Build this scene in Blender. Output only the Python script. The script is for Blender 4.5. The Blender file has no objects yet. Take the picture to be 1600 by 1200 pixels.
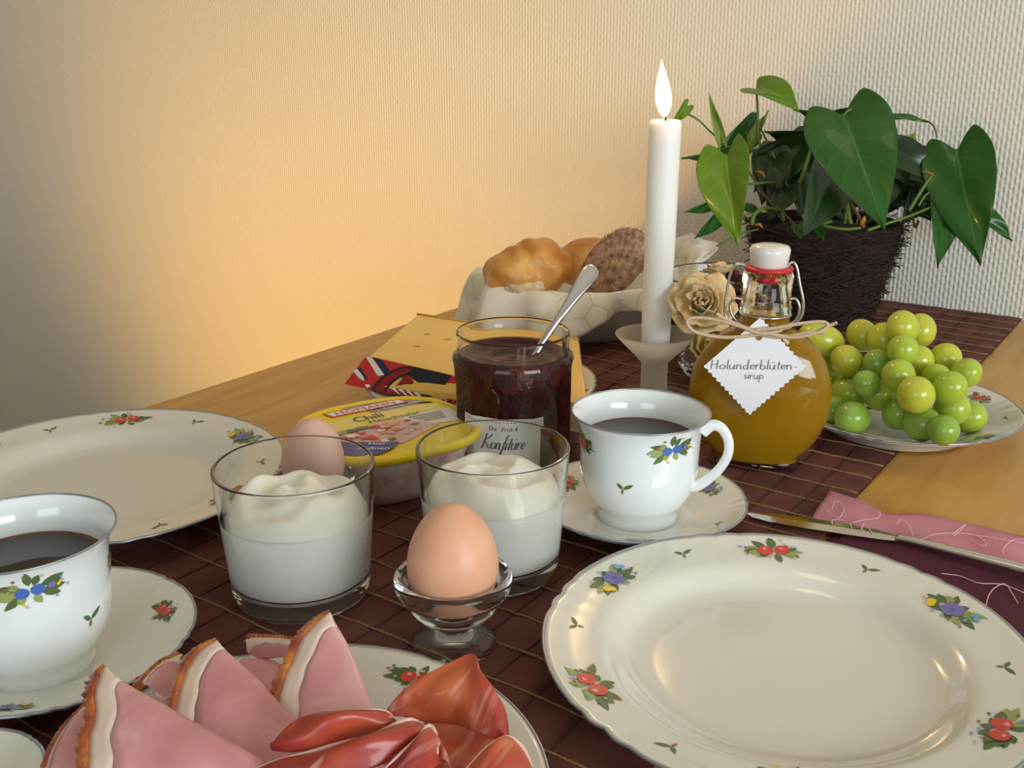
import bpy, math, random
from math import sin, cos, pi, radians, sqrt, atan2, floor
from mathutils import Vector, Matrix, noise
rnd = random.Random(7)
V = Vector
C = bpy.context.scene.collection
sc = bpy.context.scene
TZ = 0.75                                   # table top height

# ------------------------------------------------------------------ camera
FPX, PITCH, YAW = 1620.0, radians(18), radians(35)
cam_d = bpy.data.cameras.new('camera'); cam = bpy.data.objects.new('camera', cam_d); C.objects.link(cam)
CAM = V((0, 0, TZ + 0.30))
cam.location = CAM; cam.rotation_euler = (pi/2 - PITCH, 0, YAW)
cam_d.sensor_width = 36; cam_d.lens = 36*FPX/1600; cam_d.clip_start = 0.02
sc.camera = cam
RT = V((cos(YAW), sin(YAW), 0)); FW = V((-sin(YAW)*cos(PITCH), cos(YAW)*cos(PITCH), -sin(PITCH))); UP = RT.cross(FW)
# ------------------------------------------------------------------ world, lights, exposure
sc.view_settings.view_transform = 'Standard'; sc.view_settings.look = 'None'
sc.view_settings.gamma = 1; sc.view_settings.use_curve_mapping = False
sc.view_settings.exposure = -0.10
sc.cycles.max_bounces = 24; sc.cycles.sample_clamp_indirect = 40; sc.cycles.diffuse_bounces = 10; sc.cycles.glossy_bounces = 10; sc.cycles.transmission_bounces = 20; sc.cycles.transparent_max_bounces = 12
w = bpy.data.worlds.new('sky'); sc.world = w; w.use_nodes = True
w.node_tree.nodes['Background'].inputs[0].default_value = (0.72, 0.86, 1.0, 1)
w.node_tree.nodes['Background'].inputs[1].default_value = 0.8
def area(name, loc, target, sx, sy, power, col):
    l = bpy.data.lights.new(name, 'AREA'); l.shape = 'RECTANGLE'; l.size = sx; l.size_y = sy; l.energy = power; l.color = col
    o = bpy.data.objects.new(name, l); C.objects.link(o); o.location = loc
    o.rotation_euler = (V(target)-V(loc)).to_track_quat('-Z', 'Y').to_euler(); return o
area('window_daylight', (1.70, -0.10, 1.22), (-0.3, 0.9, 1.0), 1.2, .75, 35, (0.88, 0.96, 1.0))
area('rear_window_daylight', (0.35, -1.95, 1.35), (-0.3, 0.8, 0.9), 1.3, .9, 13, (0.80, 0.93, 1.0))
def point(name, loc, power, col, rad):
    l = bpy.data.lights.new(name, 'POINT'); l.energy = power; l.color = col; l.shadow_soft_size = rad
    o = bpy.data.objects.new(name, l); C.objects.link(o); o.location = loc; return o
l_ = bpy.data.lights.new('wall_glow_spot', 'SPOT'); l_.energy = 52; l_.color = (1.0, .52, .10); l_.shadow_soft_size = .09; l_.spot_size = radians(96); l_.spot_blend = 1.0  # added bodiless spot, stands in for the source of the orange wall glow
o_ = bpy.data.objects.new('wall_glow_spot', l_); C.objects.link(o_); o_.location = (-1.30, .20, .30)
o_.rotation_euler = (V((-1.28, 1.295, .80))-V(o_.location)).to_track_quat('-Z', 'Y').to_euler()
point('warm_top_fill', (-0.35, 0.6, 2.1), 2.1, (1.0, 0.80, 0.50), 0.12)  # added unseen warm fill for the general light from above

# ------------------------------------------------------------------ view geometry helpers (real positions on the table)
def ray(x, y): return FW + RT*((x-800)/FPX) - UP*((y-600)/FPX)
def at(x, y, z=0.0):
    d = ray(x, y); return CAM + d*((TZ+z-CAM.z)/d.z)
def pd(x, y, depth): return CAM + ray(x, y)*depth
def proj(p):
    q = V(p)-CAM; d = q.dot(FW); return 800+FPX*q.dot(RT)/d, 600-FPX*q.dot(UP)/d, d
def onplane(x, y, p0, n):
    d = ray(x, y); return CAM + d*((V(p0)-CAM).dot(n)/d.dot(n))

# ------------------------------------------------------------------ materials
MATS = {}
def mat(name, col=(.8,.8,.8), rough=.5, metal=0, trans=0, ior=1.45, coat=0, sss=0, sss_r=(1,.5,.3), sss_s=.01, emit=None, es=0, spec=.5, sheen=0, thin=0):
    m = bpy.data.materials.new(name); m.use_nodes = True; b = m.node_tree.nodes['Principled BSDF']; i = b.inputs
    i['Base Color'].default_value = (*col, 1); i['Roughness'].default_value = rough; i['Metallic'].default_value = metal
    i['Transmission Weight'].default_value = trans; i['IOR'].default_value = ior; i['Coat Weight'].default_value = coat
    i['Coat Roughness'].default_value = .05; i['Specular IOR Level'].default_value = spec
    i['Subsurface Weight'].default_value = sss; i['Subsurface Radius'].default_value = sss_r; i['Subsurface Scale'].default_value = sss_s
    if emit: i['Emission Color'].default_value = (*emit, 1); i['Emission Strength'].default_value = es
    MATS[name] = m; return m
def nt(m): return m.node_tree, m.node_tree.nodes, m.node_tree.links, m.node_tree.nodes['Principled BSDF']
def coords(m, scale=(1,1,1), out='Object', rot=(0,0,0)):
    t, n, l, b = nt(m); tc = n.new('ShaderNodeTexCoord'); mp = n.new('ShaderNodeMapping')
    mp.inputs['Scale'].default_value = scale; mp.inputs['Rotation'].default_value = rot
    l.new(tc.outputs[out], mp.inputs[0]); return mp.outputs[0]
def noise_tex(m, vec, scale, detail=4, rough=.55, dist=0):
    t, n, l, b = nt(m); x = n.new('ShaderNodeTexNoise'); x.inputs['Scale'].default_value = scale
    x.inputs['Detail'].default_value = detail; x.inputs['Roughness'].default_value = rough; x.inputs['Distortion'].default_value = dist
    l.new(vec, x.inputs['Vector']); return x.outputs['Fac']
def ramp(m, fac, stops):
    t, n, l, b = nt(m); r = n.new('ShaderNodeValToRGB'); e = r.color_ramp.elements
    while len(e) < len(stops): e.new(.5)
    for k, (p, c) in enumerate(stops): e[k].position = p; e[k].color = (*c, 1)
    l.new(fac, r.inputs[0]); return r.outputs[0]
def noisecol(m, scale, stops, vs=(1,1,1), detail=4, bump=0, bscale=None, dist=0, bd=.001, rot=(0,0,0)):
    t, n, l, b = nt(m); v = coords(m, vs, rot=rot)
    f = noise_tex(m, v, scale, detail, dist=dist); l.new(ramp(m, f, stops), b.inputs['Base Color'])
    if bump:
        f2 = noise_tex(m, v, bscale or scale, 5); bp = n.new('ShaderNodeBump'); bp.inputs['Strength'].default_value = bump
        bp.inputs['Distance'].default_value = bd; l.new(f2, bp.inputs['Height']); l.new(bp.outputs[0], b.inputs['Normal'])
    return m
def mnode(m, op, a, b=None, c=None):
    t, n, l, _ = nt(m); x = n.new('ShaderNodeMath'); x.operation = op
    for k, q in enumerate((a, b, c)):
        if q is None: continue
        if isinstance(q, (int, float)): x.inputs[k].default_value = q
        else: l.new(q, x.inputs[k])
    return x.outputs[0]

M = {}
# wallpaper: staggered raised vertical ribs
m = M['wallpaper'] = mat('wallpaper', (.80, .78, .69), .75)
t_, n_, l_, b_ = nt(m)
tc = n_.new('ShaderNodeTexCoord'); sp = n_.new('ShaderNodeSeparateXYZ'); l_.new(tc.outputs['Object'], sp.inputs[0])
u = mnode(m, 'DIVIDE', sp.outputs[0], .0050)
col_i = mnode(m, 'FLOOR', u); uf = mnode(m, 'FRACT', u)
off = mnode(m, 'MULTIPLY', mnode(m, 'FLOORED_MODULO', col_i, 2.0), .5)
vf = mnode(m, 'FRACT', mnode(m, 'ADD', mnode(m, 'DIVIDE', sp.outputs[2], .0108), off))
rx = mnode(m, 'POWER', mnode(m, 'SINE', mnode(m, 'MULTIPLY', uf, pi)), 1.6)
ry = mnode(m, 'POWER', mnode(m, 'ABSOLUTE', mnode(m, 'SINE', mnode(m, 'MULTIPLY', vf, pi))), .7)
hh = mnode(m, 'MULTIPLY', rx, ry)
nz = noise_tex(m, tc.outputs['Object'], 160, 3)
hh = mnode(m, 'ADD', hh, mnode(m, 'MULTIPLY', nz, .35))
bp = n_.new('ShaderNodeBump'); bp.inputs['Strength'].default_value = .55; bp.inputs['Distance'].default_value = .0019
l_.new(hh, bp.inputs['Height']); l_.new(bp.outputs[0], b_.inputs['Normal'])
M['plaster'] = mat('plaster', (.72, .69, .62), .9)
M['floor'] = noisecol(mat('floor_wood', (.3,.2,.12), .45), 6, [(.3,(.16,.12,.09)),(.7,(.24,.18,.13))], (1,8,1))
M['white_paint'] = mat('white_paint', (.8,.8,.78), .4)
m = M['wood'] = mat('beech_wood', (.7,.5,.3), .38, spec=.4)
noisecol(m, 5, [(.28,(.50,.25,.052)),(.5,(.58,.31,.072)),(.72,(.64,.365,.098))], (10,1.1,1), 6, .12, 30, .8, .0006)
m = M['runner'] = mat('burgundy_cloth', (.12,.03,.03), .85)
t_, n_, l_, b_ = nt(m); v_ = coords(m)
f1 = noise_tex(m, v_, 28, 3); wv = n_.new('ShaderNodeTexWave'); wv.inputs['Scale'].default_value = 420; wv.bands_direction = 'Y'
wv.inputs['Distortion'].default_value = 1.5; l_.new(v_, wv.inputs[0])
l_.new(ramp(m, f1, [(.3,(.110,.030,.026)),(.55,(.165,.048,.040)),(.8,(.220,.074,.060))]), b_.inputs['Base Color'])
bp = n_.new('ShaderNodeBump'); bp.inputs['Strength'].default_value = .5; bp.inputs['Distance'].default_value = .0006
l_.new(wv.outputs['Fac'], bp.inputs['Height']); l_.new(bp.outputs[0], b_.inputs['Normal'])
M['seam'] = mat('dark_seam', (.06,.020,.018), .9)
M['gold_thread'] = noisecol(mat('gold_thread', (.4,.25,.08), .6), 900, [(.35,(.12,.05,.03)),(.6,(.36,.22,.08))])
M['porcelain'] = mat('porcelain', (.78,.755,.66), .16, coat=.6, sss=0)
M['porcelain_daylit'] = mat('daylit_porcelain', (.84,.87,.86), .14, coat=.6)  # same porcelain as the plates, with cool daylight tint put into the colour
M['silver_line'] = mat('silver_rim', (.36,.38,.42), .3, metal=.7)
M['coffee'] = mat('coffee', (.018,.009,.005), .04, spec=.6)
M['coffee_edge'] = mat('coffee_edge', (.16,.06,.015), .1)
M['glass'] = mat('clear_glass', (.97,.98,.96), .0, trans=1, ior=1.45)
M['bottle_glass'] = mat('bottle_glass', (.97,.97,.93), .0, trans=1, ior=1.3)
M['jar_glass'] = mat('jar_glass', (.96,.96,.95), .0, trans=1, ior=1.35)
M['frosted'] = mat('frosted_glass', (.97,.96,.90), .45, trans=.85, ior=1.12)
m = M['frosted']; t_, n_, l_, b_ = nt(m); tr_ = n_.new('ShaderNodeBsdfTranslucent'); tr_.inputs[0].default_value = (.96,.94,.86,1)
ms_ = n_.new('ShaderNodeMixShader'); ms_.inputs[0].default_value = .5; l_.new(b_.outputs[0], ms_.inputs[1]); l_.new(tr_.outputs[0], ms_.inputs[2]); l_.new(ms_.outputs[0], n_['Material Output'].inputs[0])
M['yogurt'] = mat('yogurt', (.96,.95,.88), .35, sss=.3, sss_r=(1,.9,.7), sss_s=.004)
M['cream'] = mat('cream', (.94,.91,.80), .38, sss=.3, sss_r=(1,.8,.5), sss_s=.004)
M['egg'] = noisecol(mat('egg_shell', (.8,.45,.3), .42, sss=.12, sss_r=(1,.4,.25), sss_s=.006), 60, [(.3,(.74,.37,.22)),(.7,(.80,.43,.27))], bump=.15, bscale=500, bd=.0003)
M['egg_pink'] = noisecol(mat('pink_egg_shell', (.8,.5,.4), .5, sss=.1, sss_s=.006), 40, [(.3,(.70,.41,.33)),(.7,(.76,.48,.39))], bump=.2, bscale=260, bd=.0006)
M['jam'] = noisecol(mat('cherry_jam', (.1,.01,.01), .28, spec=.25), 90, [(.3,(.020,.002,.003)),(.55,(.060,.005,.007)),(.78,(.20,.015,.010))], bump=.5, bscale=120, bd=.003)
M['paper'] = mat('white_paper', (.90,.90,.92), .8)
M['label_paper'] = mat('label_paper', (.66,.66,.64), .7)
M['ink'] = mat('ink', (.03,.028,.04), .7)
M['pencil'] = mat('pencil_grey', (.09,.09,.11), .8)
M['steel'] = mat('steel', (.62,.58,.56), .24, metal=1)
M['wire'] = mat('wire_steel', (.58,.56,.54), .2, metal=1)
M['wax'] = mat('candle_wax', (.95,.90,.86), .38, sss=.6, sss_r=(1,.65,.45), sss_s=.02)
M['wick'] = mat('wick', (.01,.008,.008), .9)
M['flame'] = mat('flame', (1,.8,.4), .5, emit=(1,.70,.32), es=5)
M['syrup'] = mat('amber_syrup', (.64,.34,.012), .05, trans=.35, ior=1.33, sss=.0)
M['stopper'] = mat('stopper_ceramic', (.78,.76,.70), .2, coat=.5)
M['red_rubber'] = mat('red_rubber', (.62,.02,.03), .4)
M['raffia'] = mat('raffia', (.62,.46,.30), .7)
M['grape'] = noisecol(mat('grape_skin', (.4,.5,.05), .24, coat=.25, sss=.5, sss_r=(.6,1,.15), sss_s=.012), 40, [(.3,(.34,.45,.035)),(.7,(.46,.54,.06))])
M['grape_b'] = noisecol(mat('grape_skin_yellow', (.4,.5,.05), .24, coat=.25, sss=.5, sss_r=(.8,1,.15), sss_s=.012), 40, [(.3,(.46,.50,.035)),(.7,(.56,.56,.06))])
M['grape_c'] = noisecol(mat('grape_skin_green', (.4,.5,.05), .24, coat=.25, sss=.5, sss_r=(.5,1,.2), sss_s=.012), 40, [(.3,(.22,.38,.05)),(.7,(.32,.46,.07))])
M['twig'] = mat('twig', (.22,.20,.06), .7)
M['coir'] = noisecol(mat('coir', (.03,.02,.015), .95), 60, [(.3,(.006,.004,.003)),(.7,(.026,.015,.010))], bump=.8, bscale=90, bd=.006)
M['coir_fibre'] = mat('coir_fibre', (.034,.019,.013), .9)
M['soil'] = noisecol(mat('soil', (.02,.015,.01), 1), 80, [(.3,(.01,.007,.005)),(.7,(.04,.025,.015))], bump=1, bscale=100, bd=.005)
M['stem'] = mat('green_stem', (.12,.20,.03), .5)
M['stem_brown'] = mat('dry_stem', (.20,.09,.03), .7)
def leafmat(name, a, b, vein, tr=.1):
    m = mat(name, a, .36, coat=.18, sss=0); t, n, l, bs = nt(m)
    tc = n.new('ShaderNodeTexCoord'); sp = n.new('ShaderNodeSeparateXYZ'); l.new(tc.outputs['UV'], sp.inputs[0])
    au = mnode(m, 'ABSOLUTE', mnode(m, 'SUBTRACT', sp.outputs[0], .5))
    k = mnode(m, 'FRACT', mnode(m, 'MULTIPLY', mnode(m, 'SUBTRACT', sp.outputs[1], mnode(m, 'MULTIPLY', au, .55)), 6.5))
    vein2 = mnode(m, 'MULTIPLY', mnode(m, 'LESS_THAN', mnode(m, 'ABSOLUTE', mnode(m, 'SUBTRACT', k, .5)), .05), .35)
    mid = mnode(m, 'LESS_THAN', au, .018); ve = mnode(m, 'MAXIMUM', mid, vein2)
    nz = noise_tex(m, tc.outputs['Object'], 30, 3); base = ramp(m, nz, [(.3, a), (.7, b)])
    mx = n.new('ShaderNodeMix'); mx.data_type = 'RGBA'; l.new(ve, mx.inputs[0]); l.new(base, mx.inputs[6]); mx.inputs[7].default_value = (*vein, 1)
    l.new(mx.outputs[2], bs.inputs['Base Color'])
    trn = n.new('ShaderNodeBsdfTranslucent'); l.new(base, trn.inputs[0]); ms = n.new('ShaderNodeMixShader'); ms.inputs[0].default_value = tr
    l.new(bs.outputs[0], ms.inputs[1]); l.new(trn.outputs[0], ms.inputs[2]); l.new(ms.outputs[0], n['Material Output'].inputs[0]); return m
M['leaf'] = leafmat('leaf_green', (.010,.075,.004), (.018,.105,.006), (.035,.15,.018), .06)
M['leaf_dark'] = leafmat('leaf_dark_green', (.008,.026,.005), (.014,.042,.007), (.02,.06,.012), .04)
M['leaf_light'] = leafmat('leaf_light_green', (.10,.22,.008), (.15,.29,.012), (.22,.36,.05), .2)
M['leaf_pale'] = leafmat('leaf_pale_green', (.25,.36,.07), (.30,.42,.09), (.32,.45,.12), .3)
M['leaf_dry'] = mat('dry_leaf', (.45,.16,.03), .7)
m = M['crust'] = mat('bread_crust', (.6,.25,.05), .38, coat=.2)
noisecol(m, 14, [(.30,(.33,.09,.012)),(.48,(.60,.24,.035)),(.70,(.82,.50,.17))], bump=.6, bscale=85, bd=.004)
M['crumb'] = noisecol(mat('bread_crumb', (.8,.68,.45), .8), 60, [(.3,(.62,.47,.26)),(.7,(.82,.70,.48))], bump=.6, bscale=110, bd=.004)
M['rye'] = noisecol(mat('rye_crumb', (.3,.18,.1), .85), 140, [(.32,(.13,.065,.035)),(.5,(.32,.19,.11)),(.68,(.44,.29,.18))], bump=.8, bscale=160, bd=.004)
M['seed'] = mat('seed', (.55,.40,.26), .5)
m = M['napkin'] = mat('paper_napkin', (.85,.82,.68), .85)
t_, n_, l_, b_ = nt(m); v_ = coords(m); vo = n_.new('ShaderNodeTexVoronoi'); vo.feature = 'DISTANCE_TO_EDGE'; vo.inputs['Scale'].default_value = 42
l_.new(v_, vo.inputs[0]); lines = ramp(m, vo.outputs['Distance'], [(0,(.52,.50,.36)),(.018,(.55,.53,.38)),(.032,(.70,.68,.53)),(1,(.80,.78,.64))])
f1 = noise_tex(m, v_, 14, 2); mk_ = ramp(m, f1, [(.48,(0,0,0)),(.56,(1,1,1))])
mx = n_.new('ShaderNodeMix'); mx.data_type = 'RGBA'; l_.new(mk_, mx.inputs[0]); mx.inputs[6].default_value = (.86,.83,.73,1); l_.new(lines, mx.inputs[7])
l_.new(mx.outputs[2], b_.inputs['Base Color'])
M['bowl'] = mat('bowl_white_shaded', (.52,.49,.44), .35, coat=.3)  # white bowl; the shade on its outside is put into the grey base colour
m = M['cheese'] = mat('cheese', (.86,.56,.15), .42, sss=.25, sss_r=(1,.6,.2), sss_s=.006)
noisecol(m, 9, [(.3,(.86,.50,.10)),(.7,(.92,.62,.17))], bump=.12, bscale=60, bd=.002)
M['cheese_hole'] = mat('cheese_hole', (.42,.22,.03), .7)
M['cheese_rind'] = mat('cheese_rind', (.80,.45,.07), .5)
for k, c in dict(red=(.60,.03,.025), dkred=(.30,.015,.02), navy=(.02,.025,.09), black=(.02,.02,.025), beige=(.60,.44,.33), white=(.80,.78,.74),
                 yellow=(.87,.60,.01), lightyellow=(.82,.66,.16), gray=(.30,.25,.24), green=(.10,.16,.05), lgreen=(.32,.38,.12), blue=(.08,.15,.48),
                 purple=(.20,.17,.42), cyan=(.20,.42,.70), pink=(.70,.42,.40), orange=(.75,.24,.03), deepblue=(.02,.035,.26), brown=(.28,.13,.07), cherry=(.68,.06,.035)).items():
    M['p_'+k] = mat('print_'+k, c, .35)
M['tub_plastic'] = noisecol(mat('tub_plastic', (.6,.5,.48), .25, coat=.4), 45, [(.35,(.48,.26,.24)),(.5,(.70,.50,.47)),(.65,(.82,.74,.70))])
m = M['meat'] = mat('ham_meat', (.7,.35,.33), .34, coat=.25, sss=.2, sss_r=(1,.3,.2), sss_s=.004)
noisecol(m, 26, [(.30,(.60,.23,.25)),(.55,(.72,.34,.35)),(.75,(.82,.50,.48))], bump=.15, bscale=120, bd=.001, dist=.6)
M['fat'] = noisecol(mat('ham_fat', (.85,.7,.6), .32, coat=.3, sss=.3, sss_r=(1,.6,.4), sss_s=.004), 40, [(.3,(.74,.55,.45)),(.7,(.82,.68,.58))])
M['rind'] = noisecol(mat('ham_rind', (.5,.12,.02), .3, coat=.5), 90, [(.3,(.20,.025,.008)),(.5,(.44,.085,.012)),(.72,(.72,.26,.025))], bump=.6, bscale=200, bd=.002)
m = M['prosciutto'] = mat('prosciutto', (.5,.08,.06), .38, coat=.2, sss=.15, sss_r=(1,.2,.1), sss_s=.004)
t_, n_, l_, b_ = nt(m); v_ = coords(m, (1,1,1), rot=(0,0,.5)); f1 = noise_tex(m, v_, 22, 3)
v2 = coords(m, (60,9,20), rot=(0,0,.5)); f2 = noise_tex(m, v2, 1.4, 3, dist=.8)
base = ramp(m, f1, [(.30,(.15,.010,.014)),(.48,(.37,.036,.024)),(.64,(.52,.10,.034)),(.80,(.56,.17,.05))])
strk = ramp(m, f2, [(.56,(0,0,0)),(.66,(1,1,1))])
mx = n_.new('ShaderNodeMix'); mx.data_type = 'RGBA'; l_.new(mnode(m, 'MULTIPLY', strk, .55), mx.inputs[0]); l_.new(base, mx.inputs[6]); mx.inputs[7].default_value = (.72,.42,.33,1)
l_.new(mx.outputs[2], b_.inputs['Base Color'])
M['prosciutto_fat'] = mat('prosciutto_fat', (.78,.50,.40), .3, coat=.3)
M['rose'] = noisecol(mat('dried_petal', (.75,.55,.28), .8), 70, [(.3,(.52,.34,.12)),(.7,(.78,.62,.36))])
M['rose_y'] = noisecol(mat('dried_petal_yellow', (.6,.45,.12), .8), 70, [(.3,(.42,.28,.05)),(.7,(.66,.50,.18))])
M['rose_r'] = noisecol(mat('dried_petal_red', (.08,.01,.02), .75), 70, [(.3,(.035,.008,.012)),(.7,(.12,.016,.024))])
M['rose_g'] = mat('dried_sepal', (.14,.17,.06), .8)
M['pink_napkin'] = noisecol(mat('pink_napkin', (.7,.3,.38), .85), 30, [(.3,(.56,.20,.26)),(.7,(.66,.28,.33))])
M['napkin_line'] = mat('napkin_line', (.80,.50,.56), .8)
M['plum'] = mat('plum_napkin', (.085,.012,.028), .85)
m = M['flame']; t_, n_, l_, b_ = nt(m); lw = n_.new('ShaderNodeLayerWeight'); lw.inputs[0].default_value = .5
l_.new(ramp(m, lw.outputs['Facing'], [(.30,(1,.80,.45)),(.75,(1,.55,.12)),(.95,(.9,.30,.03))]), b_.inputs['Emission Color'])
M['steel_knife'] = mat('knife_steel', (.60,.56,.50), .12, metal=1)

# ------------------------------------------------------------------ object helpers
def tag(o, label=None, cat=None, group=None, kind=None):
    if label: o['label'] = label
    if cat: o['category'] = cat
    if group: o['group'] = group
    if kind: o['kind'] = kind
    return o
def thing(name, label, cat, loc=(0,0,0), rz=0, group=None):
    o = bpy.data.objects.new(name, None); C.objects.link(o); o.location = loc; o.rotation_euler = (0,0,rz); o.empty_display_size = .02
    return tag(o, label, cat, group)
class MB:
    def __init__(s): s.v = []; s.f = []; s.mi = []; s.uv = None
    def add(s, vs, fs, mi=0):
        k = len(s.v); s.v += [V(p) for p in vs]; s.f += [tuple(i+k for i in f) for f in fs]; s.mi += [mi]*len(fs); return s
    def build(s, name, mats, parent=None, smooth=True, solid=0, offset=0, sub=0, bevel=0):
        me = bpy.data.meshes.new(name); me.from_pydata([tuple(p) for p in s.v], [], s.f)
        for x in (mats if isinstance(mats, (list, tuple)) else [mats]): me.materials.append(x)
        me.polygons.foreach_set('material_index', s.mi)
        me.polygons.foreach_set('use_smooth', [smooth]*len(s.f))
        if s.uv:
            ul = me.uv_layers.new(name='UVMap')
            for lp in me.loops: ul.data[lp.index].uv = s.uv[lp.vertex_index]
        me.update()
        o = bpy.data.objects.new(name, me); C.objects.link(o); o.parent = parent
        if bevel: b = o.modifiers.new('bevel', 'BEVEL'); b.width = bevel; b.segments = 2; b.limit_method = 'ANGLE'
        if solid: q = o.modifiers.new('solid', 'SOLIDIFY'); q.thickness = solid; q.offset = offset
        if sub: q = o.modifiers.new('sub', 'SUBSURF'); q.levels = sub; q.render_levels = sub
        return o
def box(x0, x1, y0, y1, z0, z1):
    v = [(x,y,z) for x in (x0,x1) for y in (y0,y1) for z in (z0,z1)]
    return v, [(0,1,3,2),(4,6,7,5),(0,4,5,1),(2,3,7,6),(0,2,6,4),(1,5,7,3)]
def lathe(prof, n=64, rf=None, c=(0,0), closed=False):
    vs, fs, rings = [], [], []
    for k, (r, z) in enumerate(prof):
        if r < 1e-6: rings.append([len(vs)]); vs.append((c[0], c[1], z)); continue
        ring = []
        for i in range(n):
            a = 2*pi*i/n; q = r*(rf(a, r, z) if rf else 1); ring.append(len(vs)); vs.append((c[0]+q*cos(a), c[1]+q*sin(a), z))
        rings.append(ring)
    pairs = list(zip(rings, rings[1:])) + ([(rings[-1], rings[0])] if closed else [])
    for A, B in pairs:
        for i in range(n):
            j = (i+1) % n
            if len(A) == 1 and len(B) == 1: continue
            if len(A) == 1: fs.append((A[0], B[j], B[i]))
            elif len(B) == 1: fs.append((A[i], A[j], B[0]))
            else: fs.append((A[i], A[j], B[j], B[i]))
    return vs, fs
def cr(pts, n=8, closed=False):
    P = [V(p) for p in pts]; out = []; N = len(P)
    for i in range(N if closed else N-1):
        if closed: a, b, c, d = P[i-1], P[i], P[(i+1)%N], P[(i+2)%N]
        else: a, b, c, d = P[max(i-1,0)], P[i], P[i+1], P[min(i+2,N-1)]
        for k in range(n):
            t = k/n; out.append(.5*((2*b)+(c-a)*t+(2*a-5*b+4*c-d)*t*t+(3*b-a-3*c+d)*t**3))
    if not closed: out.append(P[-1].copy())
    return out
def tube(pts, r, n=8, closed=False, flat=1.0, cap=True):
    P = [V(p) for p in pts]; N = len(P); vs, fs = [], []
    rr = r if callable(r) else (lambda t: r); up = V((0,0,1)); prev = None
    for i in range(N):
        T = (P[(i+1)%N]-P[i-1]) if closed else (P[min(i+1,N-1)]-P[max(i-1,0)])
        T = T.normalized() if T.length > 1e-9 else V((1,0,0))
        if prev is None: a = T.cross(up); a = a.normalized() if a.length > .1 else T.cross(V((1,0,0))).normalized()
        else: a = (prev - T*prev.dot(T)).normalized()
        prev = a; b = T.cross(a); q = rr(i/max(N-1,1))
        for k in range(n): an = 2*pi*k/n; vs.append(P[i]+a*(q*cos(an))+b*(q*sin(an)*flat))
    for i in range(N if closed else N-1):
        j = (i+1) % N
        for k in range(n): l = (k+1)%n; fs.append((i*n+k, i*n+l, j*n+l, j*n+k))
    if cap and not closed: fs.append(tuple(range(n))[::-1]); fs.append(tuple((N-1)*n+k for k in range(n)))
    return vs, fs
def interp(tab, x):
    if x <= tab[0][0]: return tab[0][1]
    for (a, b), (c, d) in zip(tab, tab[1:]):
        if x <= c: return b+(d-b)*(x-a)/(c-a) if c > a else d
    return tab[-1][1]
def supp(prof, d=.0004):
    out = [prof[0]]
    for a, b in zip(prof, prof[1:]):
        L = math.hypot(b[0]-a[0], b[1]-a[1])
        if L > 4*d and not (a[0] < 1e-6 and False):
            for s in (d/L, 1-d/L): out.append((a[0]+(b[0]-a[0])*s, a[1]+(b[1]-a[1])*s))
        out.append(b)
    return out
def smoothprof(p, n=4): return [(max(q.x, 0) if p[0][0] or k else q.x, q.y) for k, q in enumerate([V((a.x, a.y)) for a in cr([(x, y, 0) for x, y in p], n)])]
def text2d(s, size, shear=0, spacing=1.0, align='CENTER'):
    cu = bpy.data.curves.new('t', 'FONT'); cu.body = s; cu.size = size; cu.shear = shear; cu.align_x = align; cu.space_character = spacing
    cu.resolution_u = 3; o = bpy.data.objects.new('t', cu); C.objects.link(o); bpy.context.view_layer.update()
    me = bpy.data.meshes.new_from_object(o); vs = [v.co.copy() for v in me.vertices]; fs = [tuple(p.vertices) for p in me.polygons]
    bpy.data.objects.remove(o); bpy.data.meshes.remove(me); return vs, fs
# ---- stroke lettering (x-height 1)
def arc(cx, cy, rx, ry, a0, a1, n=8): return [(cx+rx*cos(radians(a0+(a1-a0)*k/n)), cy+ry*sin(radians(a0+(a1-a0)*k/n))) for k in range(n+1)]
GLY = {
 'H': ([[(.05,1.9),(0,0)],[(-.05,.95),(.8,1.0)],[(.75,2.0),(.7,.0)]], 1.05), 'o': ([arc(.35,.45,.33,.45,90,450,10)], .85),
 'l': ([[(.15,2.0),(.1,.2),(.25,0)]], .4), 'u': ([[(0,.95),(.02,.2),(.25,0),(.5,.25),(.55,.95)],[(.55,.95),(.56,.1),(.7,0)]], .85),
 'n': ([[(0,.95),(0,0)],[(0,.6),(.25,.95),(.48,.7),(.5,.1),(.65,0)]], .8), 'd': ([arc(.3,.42,.28,.42,40,340,8),[(.6,2.0),(.56,.2),(.7,0)]], .85),
 'e': ([[(.05,.45),(.5,.55)]+arc(.3,.48,.26,.45,20,320,8)], .72), 'r': ([[(0,.95),(0,0)],[(0,.6),(.2,.92),(.42,.9)]], .55),
 'b': ([[(.05,2.0),(.0,.1)],arc(.28,.4,.28,.42,150,-170,9)], .75), 't': ([[(.2,1.6),(.16,.2),(.35,0)],[(0,1.05),(.42,1.1)]], .5),
 'h': ([[(.05,2.0),(0,0)],[(0,.6),(.25,.9),(.45,.6),(.48,0)]], .7),
 '-': ([[(.05,.5),(.4,.55)]], .5), 's': ([[(.45,.85),(.2,.95),(.08,.7),(.4,.35),(.3,.03),(0,.08)]], .6), 'i': ([[(.1,.95),(.1,.1),(.22,0)],[(.12,1.35),(.15,1.45)]], .38),
 'p': ([[(.05,.95),(-.02,-.9)],arc(.28,.5,.26,.42,150,-160,9)], .75), 'K': ([[(.15,2.1),(.05,.0),(-.15,-.05)],[(1.0,2.1),(.6,1.5),(.1,1.05),(.5,.6),(1.0,0),(1.2,.1)]], 1.25),
 'f': ([[(.6,1.95),(.42,2.1),(.3,1.6),(.2,0),(.1,-.8),(-.12,-.7)],[(0,.95),(.5,1.0)]], .5), ' ': ([], .5)}
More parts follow.
